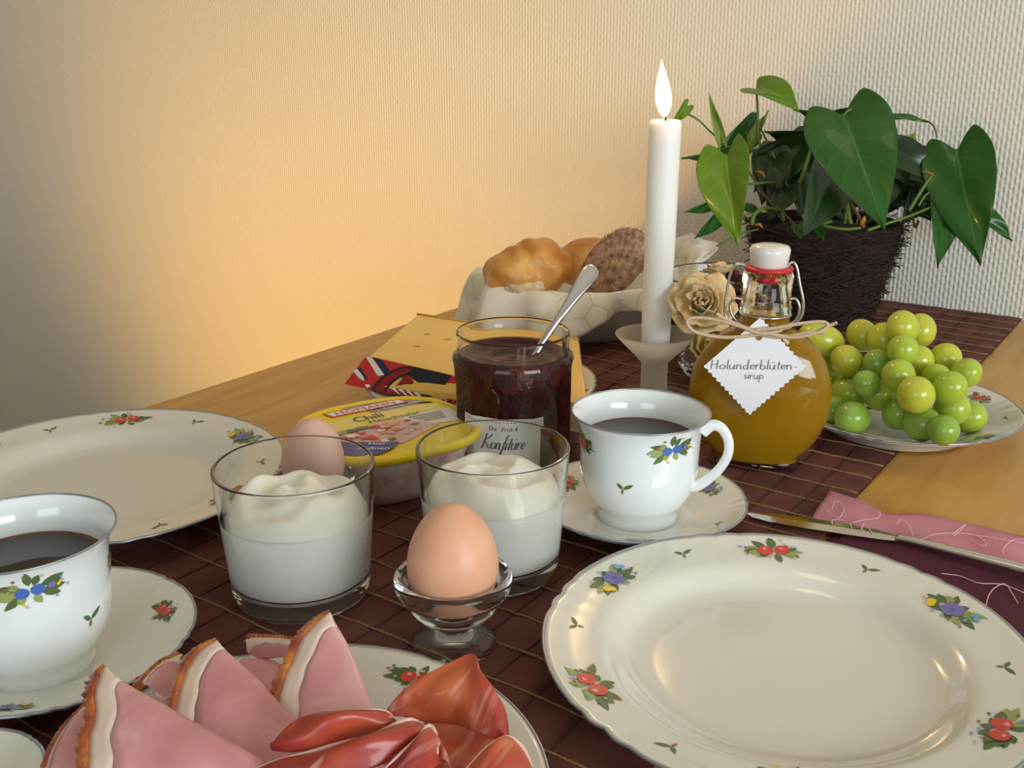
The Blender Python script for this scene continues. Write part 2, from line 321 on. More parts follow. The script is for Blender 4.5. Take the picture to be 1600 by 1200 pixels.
GLY['ü'] = (GLY['u'][0]+[[(.15,1.35),(.17,1.48)],[(.42,1.35),(.44,1.48)]], GLY['u'][1])
def strokes(s, size, wd, slant=.15, thick=0.0):
    vs, fs = [], []; x = 0
    for ch in s:
        g, adv = GLY[ch]
        for st in g:
            pts = cr([(x+p[0]+p[1]*slant, p[1], 0) for p in st], 4 if len(st) > 2 else 3); k = len(vs)
            for i, p in enumerate(pts):
                T = pts[min(i+1,len(pts)-1)]-pts[max(i-1,0)]; T.normalize(); ww = wd*(1+thick*max(0,-T.y*.9)**2 if T.y < 0 else 1) / size
                N = V((-T.y, T.x, 0))*ww*.5; vs += [(p+N)*size, (p-N)*size]
            fs += [(k+2*i, k+2*i+1, k+2*i+3, k+2*i+2) for i in range(len(pts)-1)]
        x += adv
    W = x*size
    return [V((v.x-W/2, v.y, 0)) for v in vs], fs, W
def mapped(mb, vf, fn, mi=0): mb.add([fn(p[0], p[1]) for p in vf[0]], vf[1], mi)

# ================================================================== structure
WY = 1.295
def struct(name, mb, m, **k): return tag(mb.build(name, m, smooth=False, **k), kind='structure')
struct('wall_back', MB().add(*box(-2.7, 1.75, WY, WY+.1, 0, 2.5)), M['wallpaper'])
struct('wall_left', MB().add(*box(-2.8, -2.7, -2.1, WY+.1, 0, 2.5)), M['plaster'])
struct('floor', MB().add(*box(-2.8, 1.85, -2.2, WY+.1, -.1, 0)), M['floor'])
struct('ceiling', MB().add(*box(-2.8, 1.85, -2.2, WY+.1, 2.5, 2.6)), M['plaster'])
struct('baseboard_back', MB().add(*box(-2.7, 1.75, WY-.014, WY, 0, .07)), M['white_paint'], bevel=.003)
# right wall with a window opening y -0.75..0.55, z 0.85..2.05 ; rear wall with opening x -0.15..1.25
mb = MB(); 
for b in ((1.75,1.85,-2.1,-.75,0,2.5),(1.75,1.85,.55,WY,0,2.5),(1.75,1.85,-.75,.55,0,.85),(1.75,1.85,-.75,.55,2.05,2.5)): mb.add(*box(*b))
struct('wall_right', mb, M['plaster'])
mb = MB()
for b in ((-2.7,-.15,-2.2,-2.1,0,2.5),(1.25,1.75,-2.2,-2.1,0,2.5),(-.15,1.25,-2.2,-2.1,0,.8),(-.15,1.25,-2.2,-2.1,2.1,2.5)): mb.add(*box(*b))
struct('wall_front', mb, M['plaster'])
mb = MB()
for b in ((1.77,1.83,-.75,-.69,.85,2.05),(1.77,1.83,.49,.55,.85,2.05),(1.77,1.83,-.13,-.07,.85,2.05),(1.77,1.83,-.75,.55,.85,.91),(1.77,1.83,-.75,.55,1.99,2.05)): mb.add(*box(*b))
struct('window_1', mb, M['white_paint'])
mb = MB()
for b in ((-.15,-.09,-2.18,-2.12,.8,2.1),(1.19,1.25,-2.18,-2.12,.8,2.1),(.52,.58,-2.18,-2.12,.8,2.1),(-.15,1.25,-2.18,-2.12,.8,.86),(-.15,1.25,-2.18,-2.12,2.04,2.1)): mb.add(*box(*b))
struct('window_2', mb, M['white_paint'])

# ================================================================== table
TX0, TX1, TY0, TY1 = -.757, .30, -.50, WY-.003
t = thing('dining_table', 'light beech dining table with its end against the textured wall', 'table', (0,0,0))
MB().add(*box(TX0, TX1, TY0, TY1, TZ-.028, TZ)).build('tabletop', M['wood'], t, False, bevel=.0025)
mb = MB()
for b in ((TX0+.06,TX1-.06,TY0+.06,TY0+.08,.64,.722),(TX0+.06,TX1-.06,TY1-.08,TY1-.06,.64,.722),(TX0+.06,TX0+.08,TY0+.08,TY1-.08,.64,.722),(TX1-.08,TX1-.06,TY0+.08,TY1-.08,.64,.722)): mb.add(*box(*b))
mb.build('apron', M['wood'], t, False)
for x in (TX0+.03, TX1-.09):
    for y in (TY0+.03, TY1-.09): MB().add(*box(x, x+.06, y, y+.06, 0, .64)).build('leg', M['wood'], t, False, bevel=.003)

# ---- runner
RX0, RX1 = -.552, -.184; RZ = TZ + .0022
t = thing('table_runner', 'dark burgundy quilted table runner with gold threads along the wooden table', 'table runner', (0,0,TZ))
mb = MB(); nx, ny = 14*6, 300; y0r, y1r = -.35, WY-.006; vs = []
seam = .0263
for j in range(ny+1):
    y = y0r+(y1r-y0r)*j/ny; wob = .0012*sin(y*60)+.0008*sin(y*131)
    for i in range(nx+1):
        x = RX0+(RX1+.020*max(0, min(1, (.62-y)/.3))-RX0)*i/nx; e = 0
        if i == nx: e = .0025*noise.noise(V((7, y*60, 0)))
        h = .0018+.0010*abs(sin(pi*(x-RX0)/seam))**.6*abs(sin(pi*(y-y0r)/.0300))**.5
        vs.append((x+e, y, h))
fs = [(j*(nx+1)+i, j*(nx+1)+i+1, (j+1)*(nx+1)+i+1, (j+1)*(nx+1)+i) for j in range(ny) for i in range(nx)]
mb.add(vs, fs); mb.add([(RX0,y0r,0.0003),(RX1,y0r,0.0003),(RX1,y1r,0.0003),(RX0,y1r,.0003)], [(3,2,1,0)])
mb.build('cloth', M['runner'], t)
k = 0; y = y0r+.015
while y < y1r-.01:
    pts = []; n = 46
    for i in range(n+1):
        x = RX0+.001+(RX1-RX0-.001)*i/n
        pts.append((x, y+.0022*noise.noise(V((x*22, y*37, 3)))+.0012*noise.noise(V((x*70, y*31, 9))), .0030))
    rr = .0007 if k % 4 else .0009
    MB().add(*tube(pts, rr, 5)).build('gold_thread', M['gold_thread'], t); y += .0300*(1+.10*sin(k*2.1)); k += 1
x = RX0+seam
while x < RX1-.004:
    pts = [(x+.0006*noise.noise(V((y_*18/300, x*50, 1)))*6, y0r+(y1r-y0r)*y_/150, .00245) for y_ in range(151)]
    MB().add(*tube(pts, .0004, 4)).build('seam', M['seam'], t); x += seam

# ================================================================== porcelain with floral print
PR = ['p_cherry','p_green','p_lgreen','p_blue','p_purple','p_yellow','p_cyan','p_pink','p_brown']
def leafpoly(cx, cy, a, L, Wd): 
    out = []
    for (u, v) in ((0,0),(.25,.42),(.55,.5),(.8,.28),(1,0),(.8,-.28),(.55,-.5),(.25,-.42)):
        x, y = u*L, v*Wd; out.append((cx+x*cos(a)-y*sin(a), cy+x*sin(a)+y*cos(a)))
    return out
def disc(cx, cy, r, ry=None, n=10): return [(cx+r*cos(2*pi*k/n), cy+(ry or r)*sin(2*pi*k/n)) for k in range(n)]
def bouquet(kind, S, seed=1):
    R = random.Random(seed); P = []
    for k in range(14):
        a = 2*pi*k/14+R.uniform(-.2,.2); d = .16*S; st = (cos(a)*1.0, sin(a)*.42)
        P.append((leafpoly(st[0]*d, st[1]*d, atan2(st[1], st[0])+R.uniform(-.25,.25), S*R.uniform(.16,.30)*(1 if abs(cos(a)) > .5 else .75), S*.10), R.choice([1,1,2])))
    for k in range(12):
        a = R.uniform(0, 2*pi); P.append((disc(cos(a)*S*R.uniform(.25,.46), sin(a)*S*R.uniform(.12,.24), S*.022, n=6), R.choice([7,8,1,6] if kind == 'red' else [5,6,7,8])))
    if kind == 'red':
        P += [(disc(-.09*S, -.02*S, .105*S), 0), (disc(.12*S, .02*S, .10*S), 0), (disc(-.10*S, .02*S, .03*S, n=6), 7), (disc(.11*S, .06*S, .028*S, n=6), 7)]
    elif kind == 'blue':
        P += [(disc(-.10*S, -.02*S, .085*S, .075*S), 3), (disc(.08*S, 0, .085*S, .075*S), 3), (disc(.24*S, .02*S, .05*S), 4), (disc(-.28*S, .06*S, .035*S), 8)]
    else:
        for k in range(5): P.append((disc(.02*S+.075*S*cos(k*1.257), .065*S*sin(k*1.257), .075*S, n=8), 4))
        P += [(disc(-.24*S, -.07*S, .06*S), 5), (disc(-.20*S, -.12*S, .05*S), 5), (disc(.24*S, .13*S, .045*S), 6), (disc(.30*S, .10*S, .035*S), 6), (disc(.03*S, 0, .03*S, n=6), 3)]
    return P
def sprig(S): return [(leafpoly(0, 0, .5, S, S*.32), 1), (leafpoly(0, 0, 2.4, S*.7, S*.3), 1), (leafpoly(0, 0, -1.7, S*.5, S*.22), 8)]
def decal(polys, fn, parent, name='floral_motif'):
    mb = MB()
    for k, (pl, ci) in enumerate(polys):
        e = .00002*k; n = len(pl); cx = sum(p[0] for p in pl)/n; cy = sum(p[1] for p in pl)/n
        mb.add([fn(cx, cy, e)]+[fn(p[0], p[1], e) for p in pl], [(0, i+1, (i+1) % n+1) for i in range(n)], ci)
    return mb.build(name, [M[q] for q in PR], parent, smooth=True)
def scallop(a, r, z, R, amp=.018):
    if r < R*.8: return 1
    w_ = (r/R-.8)/.2; s = 0
    for k in range(6):
        for o_ in (-.13, 0, .13):
            d = (a-SC_OFF-k*pi/3-o_+pi) % (2*pi)-pi
            s += math.exp(-(d/.035)**2)*(.55 if o_ else 1)
    return 1-amp*w_*min(s, 1)
SC_OFF = .2
def plate(name, label, cat, loc, R, ztab, motifs, motif_r, msize, mats='porcelain', group=None, foot=.56, rot=0, sub='rim_line'):
    """ztab: list (r/R, z) of the top surface from centre to rim"""
    t = thing(name, label, cat, loc, rot, group)
    top = [(r*R, z) for r, z in ztab]; th = .0028; f = foot*R
    zt = lambda r: interp(top, r)
    fine = [(R*k/40, zt(R*k/40)) for k in range(41)]
    und = [(R*.999, zt(R)-.0016)]+[(R*q, max(zt(R*q)-th, .0022)) for q in (.95,.88,.8,.74,.68,.62) if q*R > f+.002]+[(f+.001, .0006),(f,0),(f-.003,0),(f-.004,.002),(0,.002)]
    mb = MB().add(*lathe(fine+und, 192, lambda a, r, z: scallop(a, r, z, R)))
    mb.build('dish', M[mats], t)
    rim = [((R+.0002)*scallop(a, R, 0, R)*cos(a), (R+.0002)*scallop(a, R, 0, R)*sin(a), zt(R)-.0006) for a in [2*pi*k/192 for k in range(192)]]
    MB().add(*tube(rim, .0009, 6, closed=True)).build('rim_line', M['silver_line'], t)
    for ang, kind in motifs:
        def fn(u_, v_, e=0, ang=ang):
            r = motif_r*R+v_; a = ang-u_/(motif_r*R); return V((r*cos(a), r*sin(a), zt(r)+.00025+e))
        o = decal(sprig(msize*.30) if kind == 'sprig' else bouquet(kind, msize*1.75, int(ang*10)), fn, t)
        if kind == 'sprig': o.name = 'leaf_sprig'
    return t, zt
def ang_of(px, py, c, z): p = at(px, py, z); return atan2(p.y-c[1], p.x-c[0])
DZ = [(0,.0060),(.56,.0060),(.64,.0078),(.70,.0125),(.74,.0155),(.78,.0168),(.9,.0187),(1,.0212)]
cR = (-.1455,.4395); a0 = ang_of(1207, 872, cR, .019)
mot = [(a0+k*pi/3, 'red' if k % 2 == 0 else 'mixed') for k in range(6)]+[(a0+(k+.5)*pi/3, 'sprig') for k in range(6)]
plate('dinner_plate', 'large empty floral dinner plate at the right front with scalloped silver rim', 'plate', (cR[0], cR[1], RZ+.0008), .1175, DZ, mot, .865, .0255)
cL = (-.612,.378); SC_OFF = .5; a0 = ang_of(197, 663, cL, .019)
mot = [(a0+k*pi/3, 'red' if k % 2 == 0 else 'mixed') for k in range(6)]+[(a0+(k+.5)*pi/3, 'sprig') for k in range(6)]
plate('dinner_plate', 'large empty floral dinner plate at the left behind the coffee cup', 'plate', (cL[0], cL[1], TZ+.003), .124, DZ, mot, .865, .0255)
SZ = [(0,.0052),(.38,.0052),(.42,.0066),(.50,.0072),(.75,.0125),(1,.0195)]
SaR = (-.2875,.5555); SaL = (-.448,.240)
b0 = ang_of(1117, 763, SaR, .016)
plate('saucer', 'floral saucer under the coffee cup with the visible handle', 'saucer', (SaR[0], SaR[1], RZ+.0008), .0685, SZ, [(b0,'mixed'),(b0+2.1,'red'),(b0-2.1,'red')]+[(b0+1.05,'sprig'),(b0-1.05,'sprig')], .80, .0165, foot=.5)
b0 = ang_of(256, 957, SaL, .016)
plate('saucer', 'floral saucer under the coffee cup at the left front edge', 'saucer', (SaL[0], SaL[1], RZ+.0008), .0685, SZ, [(b0,'red'),(b0+2.1,'mixed'),(b0-2.1,'mixed')], .80, .0165, foot=.5)
hc = (-.265,.228)
hb = ang_of(640, 1072, hc, .02)
plate('serving_plate', 'floral plate under the ham slices at the bottom of the picture', 'plate', (hc[0], hc[1], RZ+.0008), .101, DZ, [(hb,'red'),(hb+1.05,'mixed'),(hb-1.05,'mixed'),(hb+2.1,'red')], .865, .021)
gc = (-.2019,.8369); gb = ang_of(1549, 620, gc, .02)
GZ = [(0,.0062),(.5,.0062),(.62,.009),(.7,.0125),(.85,.0165),(1,.0215)]
plate('grape_plate', 'floral plate under the green grapes', 'plate', (gc[0], gc[1], RZ+.0008), .0950, GZ, [(gb,'red'),(gb+1.3,'mixed'),(gb-1.3,'mixed'),(gb-.6,'sprig'),(gb-1.9,'red')], .85, .017, foot=.6)
chc = (-.517,.692)
plate('cheese_plate', 'plain porcelain plate under the cheese behind the jam jar', 'plate', (chc[0], chc[1], RZ+.0008), .100, DZ, [(.3,'red'),(2.4,'mixed')], .865, .02)
# small dish cut by the bottom left corner
sd = at(-70, 1236, .012)
plate('small_dish', 'small shiny porcelain dish cut off by the bottom left corner', 'dish', (sd.x, sd.y, RZ+.0008), .034, [(0,.003),(.6,.004),(.8,.008),(1,.014)], [], .8, .01, foot=.5)

# ---- coffee cups
CP = [(.0258,.0),(.0262,.002),(.0258,.006),(.0275,.010),(.0315,.0155),(.0355,.024),(.0375,.034),(.0380,.046),(.0384,.056),(.0395,.0635),(.0418,.069),(.0437,.0720)]
def cup(label, c, z0, fdir, motifs, clabel, hang=None):
    t = thing('coffee_cup', label, 'cup', (c[0], c[1], z0), 0, 'floral coffee cups')
    outer = smoothprof(CP, 4); inner = [(.0428,.0715),(.0408,.069),(.0382,.063),(.0366,.054),(.0362,.040),(.0345,.026),(.030,.015),(.022,.009),(0,.0075)]
    inner = [(.0437,.0724),(.0432,.0726)]+smoothprof(inner, 3)
    MB().add(*lathe([(0,.0025),(.0225,.0025),(.023,0)]+outer+inner, 96)).build('body', M['porcelain_daylit'], t)
    MB().add(*tube([(.0436*cos(a), .0436*sin(a), .0726) for a in [2*pi*k/96 for k in range(96)]], .0006, 6, closed=True)).build('rim_line', M['silver_line'], t)
    if hang is not None:
        d = V((cos(hang), sin(hang), 0)); Z = V((0,0,1))
        pts = cr([d*.0395+Z*.0635, d*.045+Z*.0685, d*.051+Z*.0675, d*.0558+Z*.060, d*.0560+Z*.050, d*.0510+Z*.0395, d*.0445+Z*.0320, d*.0385+Z*.0270, d*.0345+Z*.026], 6)
        MB().add(*tube(pts, lambda q: .0034-.0010*sin(pi*q), 12, flat=1.25)).build('handle', M['porcelain_daylit'], t)
    zr = [(z, r) for r, z in outer]
    for ang, zc, kind, s in motifs:
        def fn(u_, v_, e=0, ang=ang, zc=zc):
            z = zc+v_; r = interp(zr, z)+.0003+e; a = ang+u_/r; return V((r*cos(a), r*sin(a), z))
        o = decal(sprig(s*1.3) if kind == 'sprig' else bouquet(kind, s*2.15, 3), fn, t)
        if kind == 'sprig': o.name = 'leaf_sprig'
    q = MB().add(*lathe([(0,.0548),(.0345,.0548)], 64)); o = q.build('coffee', M['coffee'], None); o.location = (c[0], c[1], z0)
    MB().add(*lathe([(.0343,.0546),(.0362,.0552)], 64)).build('coffee_rim', M['coffee_edge'], o)
    tag(o, clabel, 'coffee')
    return t
def cyl_ang(px, py, c, r):
    d = ray(px, py); o = CAM; A = d.x**2+d.y**2; ox, oy = o.x-c[0], o.y-c[1]; B = ox*d.x+oy*d.y; Cc = ox*ox+oy*oy-r*r
    D = B*B-A*Cc; s = (-B-sqrt(max(D, 0)))/A; p = o+d*s; return atan2(p.y-c[1], p.x-c[0]), p.z
cz = RZ+.0008+.0052
cupR = (-.2885,.5545); cupL = (-.449,.232)
mo = []
for px, py, k, s in ((1050,702,'blue',.0175),(912,690,'red',.015),(973,765,'sprig',.0058)):
    a, z = cyl_ang(px, py, cupR, .038); mo.append((a, z-cz, k, s))
cup('white floral coffee cup with its handle showing beside the syrup bottle', cupR, cz, 0, mo, 'black coffee in the cup beside the syrup bottle', hang=YAW-.35)
mo = []
for px, py, k, s in ((48,921,'blue',.0175),(172,865,'red',.012),(143,968,'sprig',.0062)):
    a, z = cyl_ang(px, py, cupL, .038); mo.append((a, z-cz, k, s))
cup('white floral coffee cup at the left edge of the picture', cupL, cz, 0, mo, 'black coffee in the cup at the left edge', hang=YAW+pi+.3)

# ================================================================== dessert glasses
def dessert(label, c, seed, ylabel, base_z=RZ):
    t = thing('dessert_glass', label, 'glass', (c[0], c[1], base_z), 0, 'glasses of creamy dessert')
    H = .0795; r0, r1 = .0385, .0448
    outr = lambda z: r0+(r1-r0)*z/H
    prof = [(0,.0012),(.030,.0010),(.034,0),(r0-.002,.0002),(r0-.0003,.003)]+[(outr(z), z) for z in (.008,)]+[(r1-.0002,H-.001),(r1-.0012,H),(r1-.0023,H-.0008)]
    prof += [(outr(z)-.0026, z) for z in (.014,)]+[(r0-.005,.0105),(.028,.0095),(0,.0093)]
    MB().add(*lathe(supp(prof), 96)).build('tumbler', M['glass'], t)
    y = thing('dessert', ylabel, 'dessert', (c[0], c[1], base_z), 0)
    lvl = .0505
    prof = [(0,.0088),(.028,.0090),(r0-.0050,.0100),(outr(.014)-.0024,.0145)]+[(outr(z)-.0023, z) for z in (.02,.035,.048,lvl)]+[(.030,lvl+.001),(0,lvl+.001)]
    MB().add(*lathe(prof, 96)).build('yogurt_layer', M['yogurt'], y)
    mb = MB(); n, mr = 120, 34; Rm = .0403; vs = []
    for j in range(mr+1):
        q = j/mr; rr = Rm*q
        for i in range(n):
            a = 2*pi*i/n; x, yy = rr*cos(a), rr*sin(a)
            sw = sin(2.0*a+seed-9*q+1.5*noise.noise(V((x*40+seed, yy*40, 0))))
            h = .0125*(1-q**7)+.0042*sw*(q*(1-q)*3.2)+.0012*sin(5*a+14*q+seed)*q*(1-q)*2
            h += .004*noise.noise(V((x*45, yy*45, seed)))*(1-q**4)
            edge = 1-.022*(1+noise.noise(V((cos(a)*2, sin(a)*2, seed))))*q
            vs.append((x*edge, yy*edge, lvl+.0005+max(h, 0)*1.0))
    fs = [(j*n+i, j*n+(i+1)%n, (j+1)*n+(i+1)%n, (j+1)*n+i) for j in range(mr) for i in range(n)]
    mb.add(vs, fs).build('cream_topping', M['cream'], y, sub=1)
dessert('glass of white creamy dessert on the left, in front of the pinkish egg', (-.403,.3655), 1.0, 'white creamy dessert in the left glass')
dessert('glass of white creamy dessert on the right, behind the brown egg', (-.329,.4505), 3.4, 'white creamy dessert in the right glass')

# ================================================================== eggs in glass egg cups
def egg(label, c, s, top, m):
    prof = []; n = 28
    for k in range(n+1):
        a = -pi/2+pi*k/n; z = sin(a); r = cos(a)*(1-.13*z); prof.append((max(r*.0226*s, 0), (.0288*s)*z+.0288*s))
    prof[0] = (0, 0); prof[-1] = (0, prof[-1][1])
    o = MB().add(*lathe(prof, 64)).build('egg', m); o.location = (c[0], c[1], RZ+top-.0576*s); tag(o, label, 'egg'); return o
def eggcup(label, c, s=1):
    prof = [(0,.0015),(.014,.001),(.0205,0),(.0218,.0022),(.0205,.0048),(.014,.0075),(.0092,.0105),(.0088,.0125),(.0120,.0150),(.0175,.0180),(.0225,.0235),(.0248,.0290),(.0262,.0318),(.0292,.0335),(.0304,.0372),(.0300,.0408),(.0275,.0418),(.0252,.0400),(.0238,.0350),(.0215,.0275),(.0165,.0215),(.0080,.0185),(0,.018)]
    t = thing('egg_cup', label, 'egg cup', (c[0], c[1], RZ), 0, 'glass egg cups')
    MB().add(*lathe([(r*s, z*s) for r, z in smoothprof(prof, 3)], 72)).build('cup', M['jar_glass'], t)
eF = (-.297,.3715); eB = (-.453,.428)
eggcup('clear glass egg cup holding the brown egg in the foreground', eF)
egg('brown egg standing in the foreground egg cup', eF, 1.03, .0800, M['egg'])
eggcup('clear glass egg cup behind the left dessert glass', eB, .93)
egg('pinkish egg with a hairline mark behind the left dessert glass', eB, .91, .0765, M['egg_pink'])

# ================================================================== jam jar
jc = (-.411,.588)
def facet(a, r, z):
    w_ = max(0, min(1, (.078-z)/.012))*max(0, min(1, (z-.006)/.01)); n = 12
    d = (a+.1) % (2*pi/n)-pi/n; return 1-w_*(1-cos(pi/n)/cos(d))*1.0+ .0*w_
t = thing('jam_jar', 'open glass jar of dark red jam behind the right dessert glass', 'jar', (jc[0], jc[1], RZ))
op = [(0,.002),(.034,.001),(.039,0),(.042,.003),(.0425,.008),(.0428,.03),(.0428,.05),(.0428,.07),(.0425,.079),(.0432,.083),(.0440,.0855),(.0432,.088),(.0405,.0895),(.0402,.095),(.0407,.1),(.0410,.1035),(.0400,.105),(.0388,.1035),(.0385,.095),(.0385,.089),(.0400,.082),(.0402,.07),(.0402,.03),(.040,.01),(.036,.006),(0,.006)]
MB().add(*lathe(supp(op), 144, facet)).build('jar_body', M['jar_glass'], t)
jam = MB().add(*lathe([(0,.0052),(.0362,.0052),(.0404,.0098),(.0408,.03),(.0408,.07),(.0405,.082),(.0390,.0868),(.0390,.0895)]+[(.0390*(1-k/10), .0895-.0045*sin(pi*.5*k/10)+.0012*sin(k*1.7)) for k in range(1, 11)], 144, facet)).build('jam', M['jam'])
jam.location = (jc[0], jc[1], RZ); tag(jam, 'dark red cherry jam filling the open jar', 'jam')
# label on jar (front), text in script
la, lz = cyl_ang(786, 697, jc, .0432); zc = lz-RZ
def onjar(u_, v_, e=.0006):
    a = la+u_/.0432; r = .0429*facet(a, 0, .03)+e; return V((r*cos(a), r*sin(a), v_))
mb = MB(); n = 40; vs = []
for j, v_ in enumerate((.006, .025, .0525)):
    for i in range(n+1): vs.append(onjar(-.034+.064*i/n, v_, .0005))
mb.add(vs, [(j*(n+1)+i, j*(n+1)+i+1, (j+1)*(n+1)+i+1, (j+1)*(n+1)+i) for j in range(2) for i in range(n)]).build('paper_label', M['label_paper'], t)
mb = MB(); s_, f_, W_ = strokes('Konfitüre', .0052, .00042, .35, 2.0)
mapped(mb, (s_, f_), lambda a, b: onjar(a, zc+b-.003, .0009)); 
mapped(mb, text2d('De   Frut 4', .0048, .1), lambda a, b: onjar(a, zc+.0105+b, .0009))
mb.build('lettering', M['ink'], t)
mb = MB()
for k in range(-9, 10): mb.add(*[( [onjar(.0030*k+dx, zc-.0105+dz, .0009) for dx, dz in ((0,0),(.0022,.0006),(.0024,.0009),(.0001,.0004))]), [(0,1,2,3)]])
for k in range(-10, 11): mb.add(*[( [onjar(.0028*k+dx, zc+.0165+dz, .0009) for dx, dz in ((0,0),(.0012,0),(.0012,.0005),(0,.0005))]), [(0,1,2,3)]])
mb.build('label_rule', M['ink'], t)
# spoon
pb = at(838, 548, .089); ptop = pd(929, 416, .775); dr = (ptop-pb).normalized()
sidev = dr.cross(-FW).normalized(); nrm = sidev.cross(dr)
o = MB(); L = (ptop-pb).length; pts = []; tab = [(-.040,.0022),(0,.0022),(.35,.0026),(.6,.0042),(.8,.0062),(.92,.0068),(.98,.0052),(1.0,.0020)]
vs = []; N = 40; ring = 12
for k in range(N+1):
    q = -.12+1.12*k/N; c0 = pb+dr*(L*q)+nrm*(.004*sin(pi*max(q,0))); wd = interp([(a, b) for a, b in tab], q); th = .0011 if q > .4 else .0014
    for i in range(ring): a = 2*pi*i/ring; vs.append(c0+sidev*(wd*cos(a))+nrm*(th*sin(a)*(1.3 if abs(cos(a)) > .7 else 1)))
fs = [(k*ring+i, k*ring+(i+1)%ring, (k+1)*ring+(i+1)%ring, (k+1)*ring+i) for k in range(N) for i in range(ring)]+[tuple(range(ring))[::-1], tuple(N*ring+i for i in range(ring))]
org = pb.copy(); t = thing('teaspoon', 'steel teaspoon standing in the open jam jar', 'spoon', org)
MB().add([v-org for v in vs], fs).build('handle', M['steel'], t)
mb = MB(); vs = []
for j in range(9):
    for i in range(16):
        a = 2*pi*i/16; q = j/8; vs.append(dr*(-.12*L-.017+.019*cos(a)*q)+sidev*(.0125*sin(a)*q)+nrm*(-.004*(1-q*q)))
mb.add(vs, [(j*16+i, j*16+(i+1)%16, (j+1)*16+(i+1)%16, (j+1)*16+i) for j in range(8) for i in range(16)]).build('bowl', M['steel'], t, solid=.0008)

# ================================================================== candle and holder
cc = (-.396,.783)
t = thing('candle_holder', 'frosted glass candle holder with a flared cup top', 'candle holder', (cc[0], cc[1], RZ))
prof = [(0,0),(.036,0),(.038,.002),(.035,.0045),(.018,.0075),(.0118,.011),(.0115,.025),(.0118,.036),(.0150,.0395),(.0190,.0440),(.0270,.0520),(.0345,.0600),(.0350,.0615),(.0335,.0620),(.0260,.0560),(.0180,.0505),(.0145,.0480),(.0145,.0435),(0,.0435)]
MB().add(*lathe(supp(prof), 96)).build('holder_body', M['frosted'], t)
t = thing('candle', 'tall white burning candle in the frosted glass holder', 'candle', (cc[0], cc[1], RZ+.0438))
ch = .2415-.0438
def wob(a, r, z): return 1+.012*noise.noise(V((cos(a)*2, z*30, sin(a)*2)))
prof = [(0,0),(.0120,0),(.0124,.004)]+[(.0124+.0010*z/ch, z) for z in [ch*k/20 for k in range(1, 20)]]+[(.0132,ch-.004),(.0126,ch-.001),(.0112,ch),(.0095,ch-.0022),(.004,ch-.004),(0,ch-.0042)]
MB().add(*lathe(prof, 64, wob)).build('wax_stick', M['wax'], t)
MB().add(*tube(cr([(0,0,ch-.004),(.0003,0,ch+.001),(-.0008,-.0004,ch+.0045)], 5), .0008, 6)).build('wick', M['wick'], t)
fl = []
for k in range(17):
    q = k/16; fl.append((.0074*sin(pi*q**.72)**1.0*(1-.25*q) if 0 < k < 16 else 0, q*.046))
vs, fs = lathe(fl, 24); lean = RT*(-.0045)
vs = [V(v)+lean*(v[2]/.046)+V((-.0008,0,ch+.0012)) for v in vs]
MB().add(vs, fs).build('flame', M['flame'], t)
pl = point('candle_flame_light', (cc[0], cc[1], RZ+.0438+ch+.066), .6, (1.0,.62,.28), .012)

# ================================================================== syrup bottle
bc = V((-.266,.697,RZ)); n_b = V((CAM.x-bc.x, CAM.y-bc.y, 0)).normalized(); r_b = V((-n_b.y, n_b.x, 0))
if r_b.dot(RT) < 0: r_b = -r_b
t = thing('syrup_bottle', 'round flat glass swing-top bottle of amber syrup beside the candle', 'bottle', bc)
def flask(ins, zt=None, zb=None, NZ=40, NA=72):
    """rounded disc body then a round neck; ins shrinks it"""
    cz_, Rv, Rh, D = .0545, .0545, .0512, .0235; vs, rings = [], []
    z0, z1 = .0015, .1085
    zs = []
    for k in range(NZ+1):
        a = -pi/2+pi*k/NZ; zs.append(cz_+Rv*sin(a))
    prof = []
    for z in zs:
        h = sqrt(max(0, 1-((z-cz_)/Rv)**2))
        hw = Rh*h**.9; dp = D*h**.62
        prof.append((z, hw, dp))
    out = []
    for z, hw, dp in prof:
        if z < .006: hw, dp = .0325+.0*hw, .0165
        if z > .098: hw = max(hw, .0172); dp = max(dp, .0172)
        out.append((z, hw, dp))
    out[0] = (.0, .0325, .0165)
    if ins: out = [(z, hw-ins, dp-ins) for z, hw, dp in out if .0045 < z and (zt is None or z < zt)]
    return out
def flask_mesh(secs, extra=()):
    n = 72; vs = []; secs = list(secs)+list(extra)
    for z, hw, dp in secs:
        for i in range(n):
            a = 2*pi*i/n; e = .85; x = (abs(cos(a))**e)*(1 if cos(a) > 0 else -1)*hw; y = (abs(sin(a))**e)*(1 if sin(a) > 0 else -1)*dp
            if abs(hw-dp) < 1e-5: x, y = cos(a)*hw, sin(a)*dp
            vs.append(r_b*x-n_b*y+V((0,0,z)))
    fs = [(k*n+i, k*n+(i+1)%n, (k+1)*n+(i+1)%n, (k+1)*n+i) for k in range(len(secs)-1) for i in range(n)]
    fs.append(tuple(range(n))[::-1]); fs.append(tuple((len(secs)-1)*n+i for i in range(n)))
    return vs, fs
neck = [(z, r, r) for z, r in ((.1105,.0176),(.1135,.0172),(.117,.0170),(.1185,.0180),(.122,.0183),(.1235,.0174),(.130,.0171),(.138,.0171),(.1395,.0178),(.144,.0178),(.1465,.0170),(.1475,.0155))]
nin = [(z, r, r) for z, r in ((.148,.0100),(.136,.0105),(.120,.0130),(.112,.0140))]
shell = flask(0)
inner = flask(.0022)
